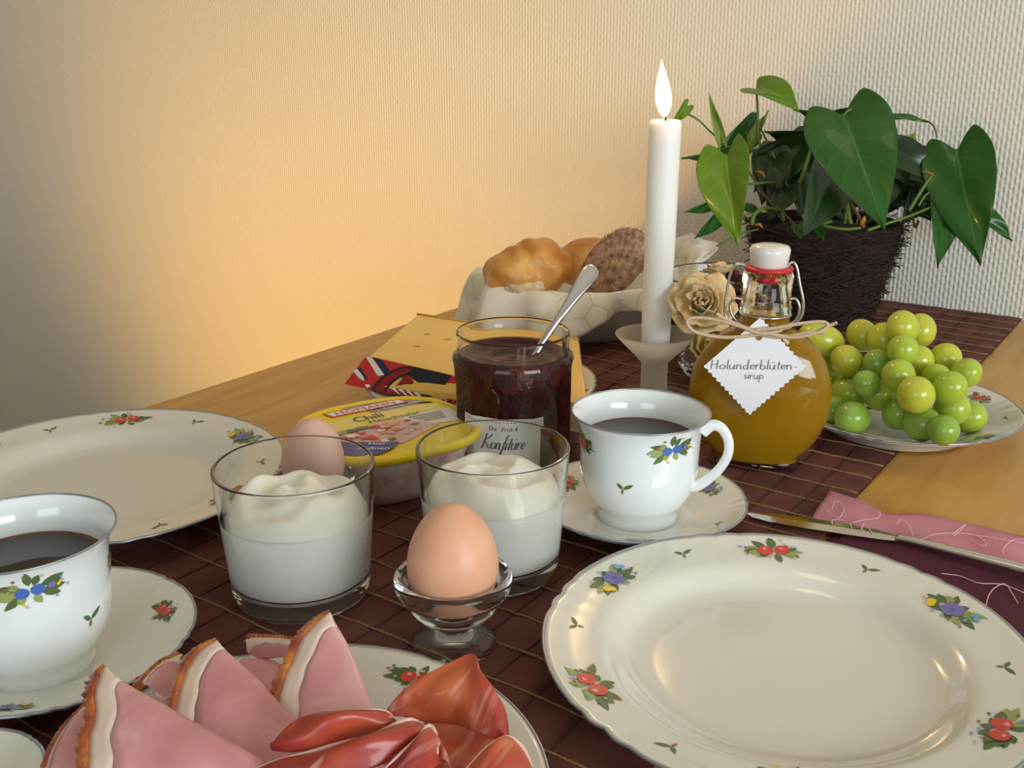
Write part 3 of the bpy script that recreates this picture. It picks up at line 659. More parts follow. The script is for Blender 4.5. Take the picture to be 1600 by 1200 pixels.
# closed hollow shell: outer up, neck, inner down
vs, fs = flask_mesh([s for s in shell if s[0] < .1085], neck+nin+[s for s in reversed(inner) if s[0] < .1075])
MB().add(vs, fs).build('bottle_glass', M['bottle_glass'], t)
liq = [s for s in flask(.0017) if s[0] < .1065]+[(.112,.0145,.0145),(.1175,.0136,.0136)]
o = MB().add(*flask_mesh(liq)).build('syrup', M['syrup']); o.location = bc; tag(o, 'amber elderflower syrup inside the round bottle', 'syrup')
MB().add(*lathe([(0,.1395),(.0085,.1395),(.0095,.148)], 32)).build('rubber_plug', M['red_rubber'], t)
MB().add(*lathe([(.0098,.1478),(.0165,.1478),(.0172,.1490),(.0165,.1505),(.0098,.1505)], 48, closed=True)).build('rubber_gasket', M['red_rubber'], t)
MB().add(*lathe([(0,.1500),(.0118,.1500),(.0130,.1515),(.0140,.1600),(.0142,.1625),(.0130,.1650),(.009,.1660),(0,.1662)], 48)).build('ceramic_stopper', M['stopper'], t)
def bw(px, py, off=0): return onplane(px, py, bc+n_b*off, n_b)-bc
wires = [[(1172,420),(1160,413),(1148,416),(1139,436),(1133,476),(1134,494),(1146,506),(1163,512)], [(1161,468),(1148,466),(1141,474),(1142,488),(1150,500),(1164,507)],
         [(1228,420),(1238,410),(1245,418),(1250,445),(1255,470),(1254,490),(1246,503),(1232,511)], [(1232,468),(1243,467),(1249,478),(1248,492),(1240,503),(1228,508)]]
for wq in wires:
    MB().add(*tube(cr([bw(x, y, .004) for x, y in wq], 6), .0010, 8)).build('wire_bail', M['wire'], t)
ring = [r_b*(.0178*cos(a))+n_b*(.0178*sin(a))+V((0,0,.1165)) for a in [2*pi*k/40 for k in range(40)]]
MB().add(*tube(ring, .0009, 6, closed=True)).build('wire_ring', M['wire'], t)
# raffia bow round the neck
tr = thing('raffia_bow', 'thin raffia bow tied around the bottle neck', 'string', bc)
knots = [[(1222,516),(1190,521),(1150,508),(1108,498),(1078,498),(1075,508),(1090,520),(1130,527),(1175,524),(1200,520)],
         [(1180,516),(1215,512),(1255,505),(1286,503),(1293,510),(1275,520),(1240,527),(1200,522),(1180,518)],
         [(1190,519),(1225,525),(1262,523),(1300,507),(1307,504)], [(1195,521),(1160,510),(1130,497),(1120,490)], [(1185,522),(1220,527),(1262,520),(1290,520)]]
for k, kn in enumerate(knots):
    MB().add(*tube(cr([bw(x, y, .0282+.0012*sin(i*1.3+k)) for i, (x, y) in enumerate(kn)], 6), .00075, 5, flat=1.8)).build('strand', M['raffia'], tr)
MB().add(*tube([r_b*(.0192*cos(a))+n_b*(.0192*sin(a))+V((0,0,.1085+.0005*sin(3*a))) for a in [2*pi*k/40 for k in range(40)]], .0010, 5, closed=True)).build('neck_loop', M['raffia'], tr)
# tag
offn = .0262; T4 = [bw(*p, offn) for p in ((1188,496),(1100,572),(1171,648),(1259,573))]
def zig(a, b, n_, amp, cen):
    out = []
    for i in range(n_):
        for q in (0, .25, .5, .75):
            s_ = (i+q)/n_; p = a.lerp(b, s_); o_ = (p-cen).normalized(); out.append(p+o_*amp*sin(2*pi*(i+q)/1.0))
    return out
cen = sum(T4, V())/4
outl = zig(T4[0], T4[1], 1, 0, cen)+zig(T4[1], T4[2], 11, .0008, cen)+zig(T4[2], T4[3], 12, .0008, cen)+zig(T4[3], T4[0], 11, .0008, cen)
t2 = thing('gift_tag', 'white diamond paper tag with zigzag edges hanging on the syrup bottle', 'tag', bc)
MB().add([cen]+outl, [(0, i+1, (i+1) % len(outl)+1) for i in range(len(outl))]).build('card', M['paper'], t2, smooth=False, solid=.0004)
hole = bw(1186, 527, offn+.0006)
tu = (T4[3]-T4[1]).normalized(); tv = (T4[0]-T4[2]).normalized(); tv = (tv-tu*tv.dot(tu)).normalized()
MB().add([hole]+[hole+tu*(.0023*cos(a))+tv*(.0023*sin(a)) for a in [2*pi*k/16 for k in range(16)]], [(0, i+1, (i+1) % 16+1) for i in range(16)]).build('punched_hole', M['p_brown'], t2)
mb = MB(); s_, f_, W_ = strokes('Holunderblüten-', .0037, .00036, .08); W1 = .0595; k_ = W1/W_; pc = bw(1178, 577, offn+.0007)
mapped(mb, (s_, f_), lambda a, b: pc+tu*(a*k_)+tv*(b*.95))
s_, f_, W_ = strokes('sirup', .0036, .00036, .08); pc2 = bw(1178, 592, offn+.0007)
mapped(mb, (s_, f_), lambda a, b: pc2+tu*(a*1.25)+tv*(b*.85)+tu*.0)
mb.build('handwriting', M['pencil'], t2)
# ================================================================== bread bowl
bb = V((-.577,.965,RZ)); aL = YAW+pi; aF = YAW-pi/2
t = thing('bread_bowl', 'white bowl holding the bread, its shading painted in as grey', 'bowl', bb)
prof = [(0,.002),(.055,.002),(.058,0),(.062,0),(.064,.003),(.085,.016),(.104,.036),(.114,.056),(.116,.058),(.113,.059),(.100,.040),(.082,.021),(.060,.010),(0,.008)]
MB().add(*lathe(prof, 96)).build('bowl_body', M['bowl'], t)
npk = thing('paper_napkin', 'cream patterned paper napkin lining the bread bowl', 'napkin', bb)
mb = MB(); n = 220; rows = 30; vs = []
def adiff(a, b): return abs((a-b+pi) % (2*pi)-pi)
for j in range(rows+1):
    q = j/rows
    for i in range(n):
        a = 2*pi*i/n
        left = math.exp(-(adiff(a, aL)/.75)**2); front = math.exp(-(adiff(a, aF-.55)/.55)**2); up_ = math.exp(-(adiff(a, YAW+.35)/.55)**2)
        ruf = sin(9*a+1.2*sin(3*a))*.6+sin(17*a+2*sin(2*a))*.4
        if q < .6:
            s = q/.6; r = .112*s; z = .012+.050*max(0, (s-.5)/.5)**1.3
            z += .002*ruf*s; r += .006*ruf*s*s
        else:
            s = (q-.6)/.4; hang = .058*max(left, front*.85)+.012; rise = .034*up_
            r = .112+.012*sin(pi*min(s*1.3, 1)*.5)+.012*s*(left+front)+.017*ruf*s; z = .062+.010*sin(pi*min(1, s*1.5))-(hang*s**1.4)*(1-up_)+rise*s+.003*ruf*(1-s)
            r += .010*up_*s
            if z < .004: z = .004
        vs.append((r*cos(a), r*sin(a), z+.0025*noise.noise(V((r*cos(a)*60, r*sin(a)*60, q*3)))))
mb.add(vs, [(j*n+i, j*n+(i+1)%n, (j+1)*n+(i+1)%n, (j+1)*n+i) for j in range(rows) for i in range(n)]).build('sheet', M['napkin'], npk, solid=.0004)
def blob(c, ax, ay, az, rot, fn=None, nu=48, nv=28):
    vs = []; cm = Matrix.Rotation(rot[2], 3, 'Z') @ Matrix.Rotation(rot[1], 3, 'Y') @ Matrix.Rotation(rot[0], 3, 'X')
    prof = [(0,-1)]+[(cos(-pi/2+pi*k/nv), sin(-pi/2+pi*k/nv)) for k in range(1, nv)]+[(0,1)]
    v0, fs = lathe(prof, nu)
    for v in v0:
        p = V(v); k = 1+(fn(p) if fn else 0); q = cm @ V((p.x*ax*k, p.y*ay*k, p.z*az*k)); vs.append(q+V(c))
    return vs, fs
r1 = pd(826, 422, 1.085)
t = thing('bread_roll', 'golden split bread roll at the left of the bread bowl', 'bread', r1)
def f1(p): 
    cre = p.x*.8+p.y*.2-.08
    return .16*noise.noise(p*1.9)+.035*noise.noise(p*6)+(.12*math.exp(-(cre/.16)**2)-.16*math.exp(-((cre+.22)/.09)**2))*max(0, p.z)
MB().add(*blob((0,0,0), .0465, .039, .031, (0,-.14,YAW+.1), f1)).build('crust', M['crust'], t, sub=1)
MB().add(*blob(tuple(-FW*.024-RT*.004-UP*.019), .021, .013, .011, (0,0,YAW), lambda p: .18*noise.noise(p*3))).build('crumb', M['crumb'], t)
r2 = pd(925, 412, 1.15)
t = thing('bread_roll', 'golden curved bread roll behind the teaspoon in the bread bowl', 'bread', r2)
MB().add(*blob((0,0,0), .044, .033, .028, (.1,.0,YAW-.1), lambda p: .10*noise.noise(p*1.5+V((5,1,2)))-.1*math.exp(-((p.y)/.15)**2)*max(0,p.z))).build('crust', M['crust'], t, sub=1)
r3 = pd(958, 413, 1.075)
t = thing('bread_slice', 'dark seeded rye bread slice leaning in the bread bowl', 'bread', r3)
cm = Matrix((RT, UP, -FW)).transposed()
mb = MB(); vs = []; n = 40; rot = .85
def slp(q, a, zz):
    x = .0415*cos(a)*q*(1+.05*noise.noise(V((cos(a)*2, sin(a)*2, 1)))); y = .027*sin(a)*q
    p = V((x*cos(rot)-y*sin(rot), x*sin(rot)+y*cos(rot), zz+.35*x-.5*y)); return cm @ p
for q, zz in ((0,.007),(.5,.007),(.95,.007),(1,.005),(1,-.005),(.95,-.007),(0,-.007)):
    for i in range(n): vs.append(slp(max(q, .001), 2*pi*i/n, zz))
mb.add(vs, [(j*n+i, j*n+(i+1)%n, (j+1)*n+(i+1)%n, (j+1)*n+i) for j in range(6) for i in range(n)]); mb.build('slice', M['rye'], t, solid=0)
mb = MB()
for k in range(90):
    a = rnd.uniform(-1.3, 1.5); c_ = slp(1.02, a, rnd.uniform(-.006, .007))
    mb.add(*blob(tuple(c_), .0022, .0012, .0010, (rnd.random()*3, rnd.random()*3, rnd.random()*3), None, 6, 4))
tag(mb.build('seeds', M['seed'], t), kind='stuff')

# ================================================================== cheese, wrapper
t = thing('cheese_wedge', 'large piece of yellow cheese with a red and navy wrapper on the plate', 'cheese', (0,0,TZ))
zt, zb = .046, .0246
q = [at(577,556,zt), at(652,491,zt), at(905,531,zt), at(918,634,zt)]
# keep the front edge clear of the jar
lo = [V((p.x, p.y, TZ+zb)) for p in q]; 
# front side slopes outwards down a little
fb0 = at(560,628,.012); 
lo[0] = V((q[0].x-.004, q[0].y-.022, TZ+zb)); lo[3] = V((q[3].x, q[3].y-.003, TZ+zb))
mb = MB(); NN = 16; vs = []
O = V((0,0,TZ))
P8 = [p-O for p in q]+[p-O for p in lo]
mb.add(P8, [(0,3,2,1),(4,5,6,7),(0,1,5,4),(1,2,6,5),(2,3,7,6),(3,0,4,7)])
mb.build('cheese_body', M['cheese'], t, smooth=False, bevel=.0022)
MB().add(*tube([P8[1]+V((0,0,.0002)), P8[2]+V((0,0,.0002))], .0012, 6)).build('rind', M['cheese_rind'], t)
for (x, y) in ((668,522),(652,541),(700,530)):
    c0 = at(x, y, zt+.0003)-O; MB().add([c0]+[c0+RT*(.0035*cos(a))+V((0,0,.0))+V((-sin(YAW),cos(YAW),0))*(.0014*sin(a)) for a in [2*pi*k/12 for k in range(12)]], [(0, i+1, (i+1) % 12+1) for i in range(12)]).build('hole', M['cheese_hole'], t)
A_, B_, C_, D_ = P8[0], P8[3], P8[7], P8[4]
nf = (B_-A_).cross(D_-A_).normalized(); nf = -nf if nf.dot(FW) > 0 else nf
def face(u_, v_, e=.0006): return A_.lerp(B_, u_).lerp(D_.lerp(C_, u_), v_)+nf*e
def fpoly(mb, pts, mi, e): 
    n = len(pts); cx = sum(p[0] for p in pts)/n; cy = sum(p[1] for p in pts)/n
    mb.add([face(cx, cy, e)]+[face(a, b, e) for a, b in pts], [(0, i+1, (i+1) % n+1) for i in range(n)], mi)
mb = MB(); FM = [M['p_red'], M['p_white'], M['p_navy'], M['p_black'], M['p_beige'], M['p_dkred']]
fpoly(mb, [(-.01,.03),(.45,.03),(.45,1.02),(-.02,1.02)], 0, .0010)
fpoly(mb, [(.40,.03),(.62,.03),(.62,1.02),(.40,1.02)], 4, .0011)
fpoly(mb, [(.62,.03),(1.0,.03),(1.0,1.02),(.62,1.02)], 4, .0011)
fpoly(mb, [(-.01,.06),(.02,.04),(.13,.50),(.10,.56)], 1, .0013); fpoly(mb, [(.03,.04),(.07,.04),(.17,.45),(.13,.50)], 2, .0013)
fpoly(mb, [(-.01,.48),(.0,.42),(.10,.86),(.10,.92)], 2, .0013); fpoly(mb, [(-.02,.58),(-.01,.48),(.10,.92),(.09,1.0)], 1, .0013)
arcp = [(.24-.13*cos(a), 1.0-.96*sin(a)) for a in [pi/2*k/8 for k in range(9)]]
fpoly(mb, arcp+[(.24,.25)]+[(.24-.075*cos(a), 1.0-.72*sin(a)) for a in [pi/2*(8-k)/8 for k in range(9)]], 5, .0014)
for ip, off_ in ((0,.0),(1,.07)):
    for k in range(8):
        a, b = pi/2*k/8, pi/2*(k+1)/8; w0 = .13-off_*.8; h0 = .96-off_*3.4
        fpoly(mb, [(.24-w0*cos(a), 1-h0*sin(a)),(.24-w0*cos(b), 1-h0*sin(b)),(.24-(w0-.012)*cos(b), 1-(h0-.06)*sin(b)),(.24-(w0-.012)*cos(a), 1-(h0-.06)*sin(a))], 3, .0017)
fpoly(mb, [(.24,.04),(.42,.04),(.40,.75),(.34,.98),(.29,.5),(.22,.3)], 3, .0015); fpoly(mb, [(.22,.35),(.27,.5),(.31,.98),(.20,1.0)], 5, .0017)
fpoly(mb, [(.46,.30),(.50,.18),(.53,.3),(.50,.28),(.48,.5)], 2, .0016); fpoly(mb, [(.44,.78),(.48,.72),(.50,.95),(.45,.98)], 0, .0016)
for k in range(5): fpoly(mb, [(.41+.03*k,.98-.03*k),(.43+.03*k,.86-.03*k),(.44+.03*k,.95-.03*k)], 3, .0018)
for k in range(4): fpoly(mb, [(.19+.035*k,.86),(.20+.035*k,.80),(.245+.035*k,.99),(.235+.035*k,.99)], 1, .0019)
mb.build('wrapper', FM, t, smooth=False)

# ================================================================== deli tub
tc_ = V((-.462,.507,RZ)); 
t = thing('deli_tub', 'plastic salad tub with a yellow printed lid behind the pinkish egg', 'tub', tc_)
lz_ = .0445; A0 = YAW+.58; e1 = V((cos(A0), sin(A0), 0)); e2 = V((-sin(A0), cos(A0), 0)); HX, HY = .0620, .0580
tc_ = tc_+e2*.005+e1*.003; t.location = tc_
def sup(a, hx, hy, e=.74): return e1*(hx*abs(cos(a))**e*(1 if cos(a) > 0 else -1))+e2*(hy*abs(sin(a))**e*(1 if sin(a) > 0 else -1))
def suploft(secs, n=96, cap=True):
    vs = [sup(2*pi*i/n, hx, hy)+V((0,0,z)) for z, hx, hy in secs for i in range(n)]
    fs = [(k*n+i, k*n+(i+1)%n, (k+1)*n+(i+1)%n, (k+1)*n+i) for k in range(len(secs)-1) for i in range(n)]
    if cap: fs += [tuple(range(n))[::-1], tuple((len(secs)-1)*n+i for i in range(n))]
    return vs, fs
MB().add(*suploft([(0,.040,.034),(.002,.043,.037),(.012,.048,.042),(.028,.053,.047),(.040,.057,.051)])).build('tub_body', M['tub_plastic'], t)
MB().add(*suploft([(.0385,HX-.003,HY-.003),(.0390,HX,HY),(.0430,HX,HY),(.0448,HX-.0015,HY-.0015),(.0448,HX-.004,HY-.004),(.0432,HX-.0055,HY-.0055)])).build('lid', M['p_yellow'], t)
def lid(u_, v_, e=.0002): return e1*u_+e2*v_+V((0,0,.0434+e))
mb = MB(); LM = [M['p_yellow'], M['p_lightyellow'], M['p_gray'], M['p_red'], M['p_white'], M['p_pink'], M['p_deepblue'], M['p_orange'], M['p_green'], M['p_brown'], M['p_lgreen'], M['p_black']]
def lp(pts, mi, e): n = len(pts); cx = sum(p[0] for p in pts)/n; cy = sum(p[1] for p in pts)/n; mb.add([lid(cx, cy, e)]+[lid(a, b, e) for a, b in pts], [(0, i+1, (i+1) % n+1) for i in range(n)], mi)
def inlid(pts, k=.90):
    out = []
    for a, b in pts:
        q = ((abs(a)/(HX*k))**2.7+(abs(b)/(HY*k))**2.7)
        s = 1 if q <= 1 else q**(-1/2.7); out.append((a*s, b*s))
    return out
def dens(pts, n=6):
    o_ = []
    for i, p in enumerate(pts):
        q = pts[(i+1) % len(pts)]; o_ += [(p[0]+(q[0]-p[0])*k/n, p[1]+(q[1]-p[1])*k/n) for k in range(n)]
    return o_
lp([(sup(2*pi*i/48, HX*.90, HY*.90).dot(e1), sup(2*pi*i/48, HX*.90, HY*.90).dot(e2)) for i in range(48)], 0, .0001)
F_ = lambda pts, mi, e: lp(inlid(dens(pts)), mi, e)
F_([(-.06,.030),(.06,.030),(.06,-.020),(-.06,.006)], 1, .0003)
F_([(-.010,.06),(.06,.06),(.06,.030),(.006,.030),(.002,.036),(.036,.036),(.034,.048),(-.012,.048)], 2, .0004)
F_([(.016,.012),(.060,.012),(.060,-.018),(.022,-.012)], 4, .0004)
lp([(-.026,.0370),(.0365,.0370),(.0335,.0480),(-.029,.0480)], 3, .0006); lp([(-.0240,.0384),(.0345,.0384),(.0322,.0466),(-.0265,.0466)], 4, .0007)
mapped(mb, text2d('HOMANN', .0098, 0, 1.05), lambda a, b: lid(.0035+a*1.08, .0392+b*.92, .0009), 3)
mapped(mb, text2d('Feinkosttreffer', .0062, .2), lambda a, b: lid(.029+a*.85, .0312+b, .0009), 4)
mapped(mb, text2d('Chili', .0150, 0), lambda a, b: lid(-.0040+a*.85, .0180+b*.95, .0009), 11)
mapped(mb, text2d('Fleischsalat', .0098, 0), lambda a, b: lid(.0120+a*.92, .0098+b*.85, .0010), 11)
for k in range(4): lp([(.020+.002*k, .0055-.004*k),(.047-.001*k, .0055-.004*k),(.047-.001*k, .0068-.004*k),(.020+.002*k, .0068-.004*k)], 9, .0009)
F_([(-.052,.006),(.012,.008),(.034,-.016),(-.006,-.036),(-.034,-.022),(-.052,-.006)], 5, .0005)
R_ = random.Random(5)
for k in range(60):
    x, y = R_.uniform(-.048,.022), R_.uniform(-.030,.004); rr = R_.uniform(.0020,.0046)
    if y < -.020-.55*(x+.034)*(1 if x < -.006 else 0) or (x < -.006 and y < -.022-.45*(x+.034)) : continue
    lp([(x+rr*cos(a)*R_.uniform(.8,1.2), y+rr*.8*sin(a)) for a in [2*pi*i/8 for i in range(8)]], R_.choice([3,5,5,7,9,3,4]), .0006+.00001*k)
lp([(-.050,.0045),(-.016,.0075),(-.010,.003),(-.044,-.001)], 10, .0013); lp([(-.030,.0045),(-.012,.0055),(-.013,.0015),(-.030,.0005)], 8, .0014)
lp([(-.046,-.012),(-.026,-.024),(-.008,-.0345),(-.018,-.043),(-.030,-.0475),(-.042,-.044),(-.052,-.030)], 6, .0016)
ct, st_ = cos(-.50), sin(-.50)
for s_t, cx_, cy_ in (('Hier', -.0240, -.0325), ('öffnen', -.0285, -.0400)):
    mapped(mb, text2d(s_t, .0070, .1), lambda a, b, cx_=cx_, cy_=cy_: lid(cx_+a*ct-b*st_, cy_+a*st_+b*ct, .0020), 4)
mb.build('printed_foil', LM, t, smooth=False)

# ================================================================== grapes
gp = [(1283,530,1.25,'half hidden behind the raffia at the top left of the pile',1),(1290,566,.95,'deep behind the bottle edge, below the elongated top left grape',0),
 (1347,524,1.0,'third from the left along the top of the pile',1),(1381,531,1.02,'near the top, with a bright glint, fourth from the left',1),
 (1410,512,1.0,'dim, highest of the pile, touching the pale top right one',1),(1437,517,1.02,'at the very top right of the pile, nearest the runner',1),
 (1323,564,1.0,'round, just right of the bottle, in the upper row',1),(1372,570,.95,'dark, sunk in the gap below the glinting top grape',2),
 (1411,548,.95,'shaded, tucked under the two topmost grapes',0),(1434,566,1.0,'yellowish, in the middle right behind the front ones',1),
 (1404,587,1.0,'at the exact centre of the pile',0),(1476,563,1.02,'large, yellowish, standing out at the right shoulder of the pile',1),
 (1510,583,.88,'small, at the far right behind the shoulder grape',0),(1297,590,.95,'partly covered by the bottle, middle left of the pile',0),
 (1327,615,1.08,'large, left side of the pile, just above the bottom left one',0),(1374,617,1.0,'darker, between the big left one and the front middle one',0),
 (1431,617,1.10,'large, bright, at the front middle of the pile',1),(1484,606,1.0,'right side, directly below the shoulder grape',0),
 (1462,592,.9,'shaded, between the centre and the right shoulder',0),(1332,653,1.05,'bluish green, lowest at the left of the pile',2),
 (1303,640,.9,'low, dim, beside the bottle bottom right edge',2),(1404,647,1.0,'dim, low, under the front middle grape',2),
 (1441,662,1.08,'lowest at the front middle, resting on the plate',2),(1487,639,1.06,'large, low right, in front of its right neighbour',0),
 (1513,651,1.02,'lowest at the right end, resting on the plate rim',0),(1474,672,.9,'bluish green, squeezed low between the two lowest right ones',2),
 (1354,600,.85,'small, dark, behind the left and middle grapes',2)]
GR = .0128; ctr = V((-.190, .838, TZ+.014)); G = []
for px, py, s, lab, mi in gp:
    d = ray(px, py); best = None                                    # nearest point of the mound along the view line
    for k in range(400):
        dep = .72+.25*k/400; p = CAM+d*dep; q = p-ctr
        f = (q.dot(RT)/.066)**2+((q-RT*q.dot(RT)).to_2d().length*(1 if q.dot(V((-sin(YAW),cos(YAW),0))) < 0 else 1)/.050)**2+(q.z/.066)**2
        if p.z < TZ+.008+GR*s: continue
        if f <= 1: best = dep; break
        if best is None or f < best_f: best, best_f = dep, f
    G.append([best+rnd.uniform(-.002,.004), d, s])
for it in range(120):
    for i in range(len(G)):
        for j in range(i):
            a, b = CAM+G[i][1]*G[i][0], CAM+G[j][1]*G[j][0]; mn = GR*(G[i][2]+G[j][2])*.98
            if (a-b).length < mn:
                s = .0012 if G[i][0] >= G[j][0] else -.0012; G[i][0] += s*.5; G[j][0] -= s*.5
    for g in G:
        while (CAM+g[1]*g[0]).z < TZ+.0115+GR*g[2]: g[0] -= .001
MG = [M['grape'], M['grape_b'], M['grape_c']]; gmesh = {}
base_v, base_f = lathe([(0,-1)]+[(cos(-pi/2+pi*k/16), sin(-pi/2+pi*k/16)) for k in range(1, 16)]+[(0,1)], 28)
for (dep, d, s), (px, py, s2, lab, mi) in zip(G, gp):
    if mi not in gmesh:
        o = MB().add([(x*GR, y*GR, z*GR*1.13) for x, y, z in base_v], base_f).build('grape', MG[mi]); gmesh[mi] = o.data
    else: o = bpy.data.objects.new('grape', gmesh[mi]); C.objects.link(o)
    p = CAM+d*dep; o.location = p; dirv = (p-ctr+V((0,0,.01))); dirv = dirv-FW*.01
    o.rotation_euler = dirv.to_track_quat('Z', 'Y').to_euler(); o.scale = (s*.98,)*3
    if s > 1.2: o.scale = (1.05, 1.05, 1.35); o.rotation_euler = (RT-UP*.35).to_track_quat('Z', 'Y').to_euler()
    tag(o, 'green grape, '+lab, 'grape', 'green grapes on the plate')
t = thing('bare_stalk', 'thin greenish brown stalk running through the bunch of grapes', 'stalk', ctr)
for g in G[::2]:
    p = CAM+g[1]*g[0]; MB().add(*tube(cr([V((0,0,.0)), (p-ctr)*.5+V((0,0,.004)), (p-ctr)*.86], 4), .0012, 6)).build('twig', M['twig'], t)

# ================================================================== pot plant
pc_ = V((-.376,1.145,RZ)); 
t = thing('pot_plant', 'leafy green heart-leaved plant in a dark fibre pot by the wall', 'plant', pc_)
def potr(a, r, z): return 1+.035*noise.noise(V((cos(a)*3, sin(a)*3, z*30)))+.018*noise.noise(V((cos(a)*12, sin(a)*12, z*90)))
ph = .113; PT, PB = .0840, .0560
prof = [(0,0),(PB-.004,0),(PB,.003)]+[(PB+(PT-PB)*(z/ph)**.9, z) for z in [ph*k/16 for k in range(1, 17)]]+[(PT-.006,ph+.002),(PT-.010,ph-.004),(PT-.012,ph-.014)]
MB().add(*lathe(prof, 96, potr)).build('pot', M['coir'], t)
MB().add(*lathe([(PT-.012,ph-.014),(.05,ph-.006),(.03,ph-.002),(0,ph)], 48, potr)).build('soil', M['soil'], t)
mb = MB(); R_ = random.Random(3)
for k in range(2600):
    z = R_.uniform(.002, ph+.003); a = R_.uniform(0, 2*pi); r = PB+(PT-PB)*(z/ph)**.9+.0005
    L = R_.uniform(.008,.030); da = R_.uniform(-1,1)*L/r; dz = R_.uniform(-.35,.35)*L; outw = R_.uniform(.0,.004) if R_.random() < .85 else R_.uniform(.004,.012)
    pts = []
    for i in range(4):
        q = i/3; rr = r+.001+outw*q*q+.0015*sin(pi*q); pts.append(V((rr*cos(a+da*q), rr*sin(a+da*q), min(max(z+dz*q, .001), ph+.006))))
    wd = V((0,0,R_.uniform(.0003,.0006)))
    k0 = [p-wd for p in pts]+[p+wd for p in pts]; mb.add(k0, [(i, i+1, i+5, i+4) for i in range(3)])
tag(mb.build('coir_fibres', M['coir_fibre'], t, smooth=False), kind='stuff')
WT = [(0,.62),(.08,.86),(.2,1.0),(.38,.93),(.55,.74),(.7,.50),(.82,.28),(.92,.10),(1,.0)]
def leaf(b, tip, width, m, roll=0, fold=.15, curl=.0, twist=0, flip=1):
    """b, tip: world points; width metres; roll about the long axis from facing the viewer"""
    L = (tip-b).length; ax = (tip-b).normalized(); view = (CAM-(b+tip)/2).normalized()
    nm = (view-ax*view.dot(ax)).normalized(); sd = ax.cross(nm)
    cr_, sr_ = cos(radians(roll)), sin(radians(roll)); sd2 = sd*cr_+nm*sr_; nm2 = nm*cr_-sd*sr_
    NT, NS = 16, 5; mb = MB(); vs = []; uv = []
    for j in range(NT+1):
        q = j/NT; wd = interp(WT, q)*width*.5
        for i in range(-NS, NS+1):
            s = i/NS; back = .24*L*(1-q)**2*(abs(s)**1.0)*(1.25-.5*abs(s))
            p = b+ax*(q*L-back)+sd2*(wd*s)+nm2*(abs(s)*wd*math.tan(fold))+nm2*(curl*L*sin(pi*q)-.0)+nm2*(.0012*sin(q*9+s*4))
            p = p-V((0,0,1))*abs(curl)*.3*L*q*q; 
            if p.y > WY-.004: p.y = WY-.004
            vs.append(p-pc_); uv.append((.5+s*.5, q))
    W_ = 2*NS+1; mb.add(vs, [(j*W_+i, j*W_+i+1, (j+1)*W_+i+1, (j+1)*W_+i) for j in range(NT) for i in range(W_-1)]); mb.uv = uv
    return mb.build('leaf', m, t, solid=.0005, sub=1)
def stem(pts, r=.0016, m='stem'): MB().add(*tube([p-pc_ for p in cr(pts, 6)], lambda q: r*(1.1-.4*q), 6)).build('stem', M[m], t)
pdep = proj(pc_)[2]
crown = lambda x=0, y=0: pc_+V((x, y, ph))
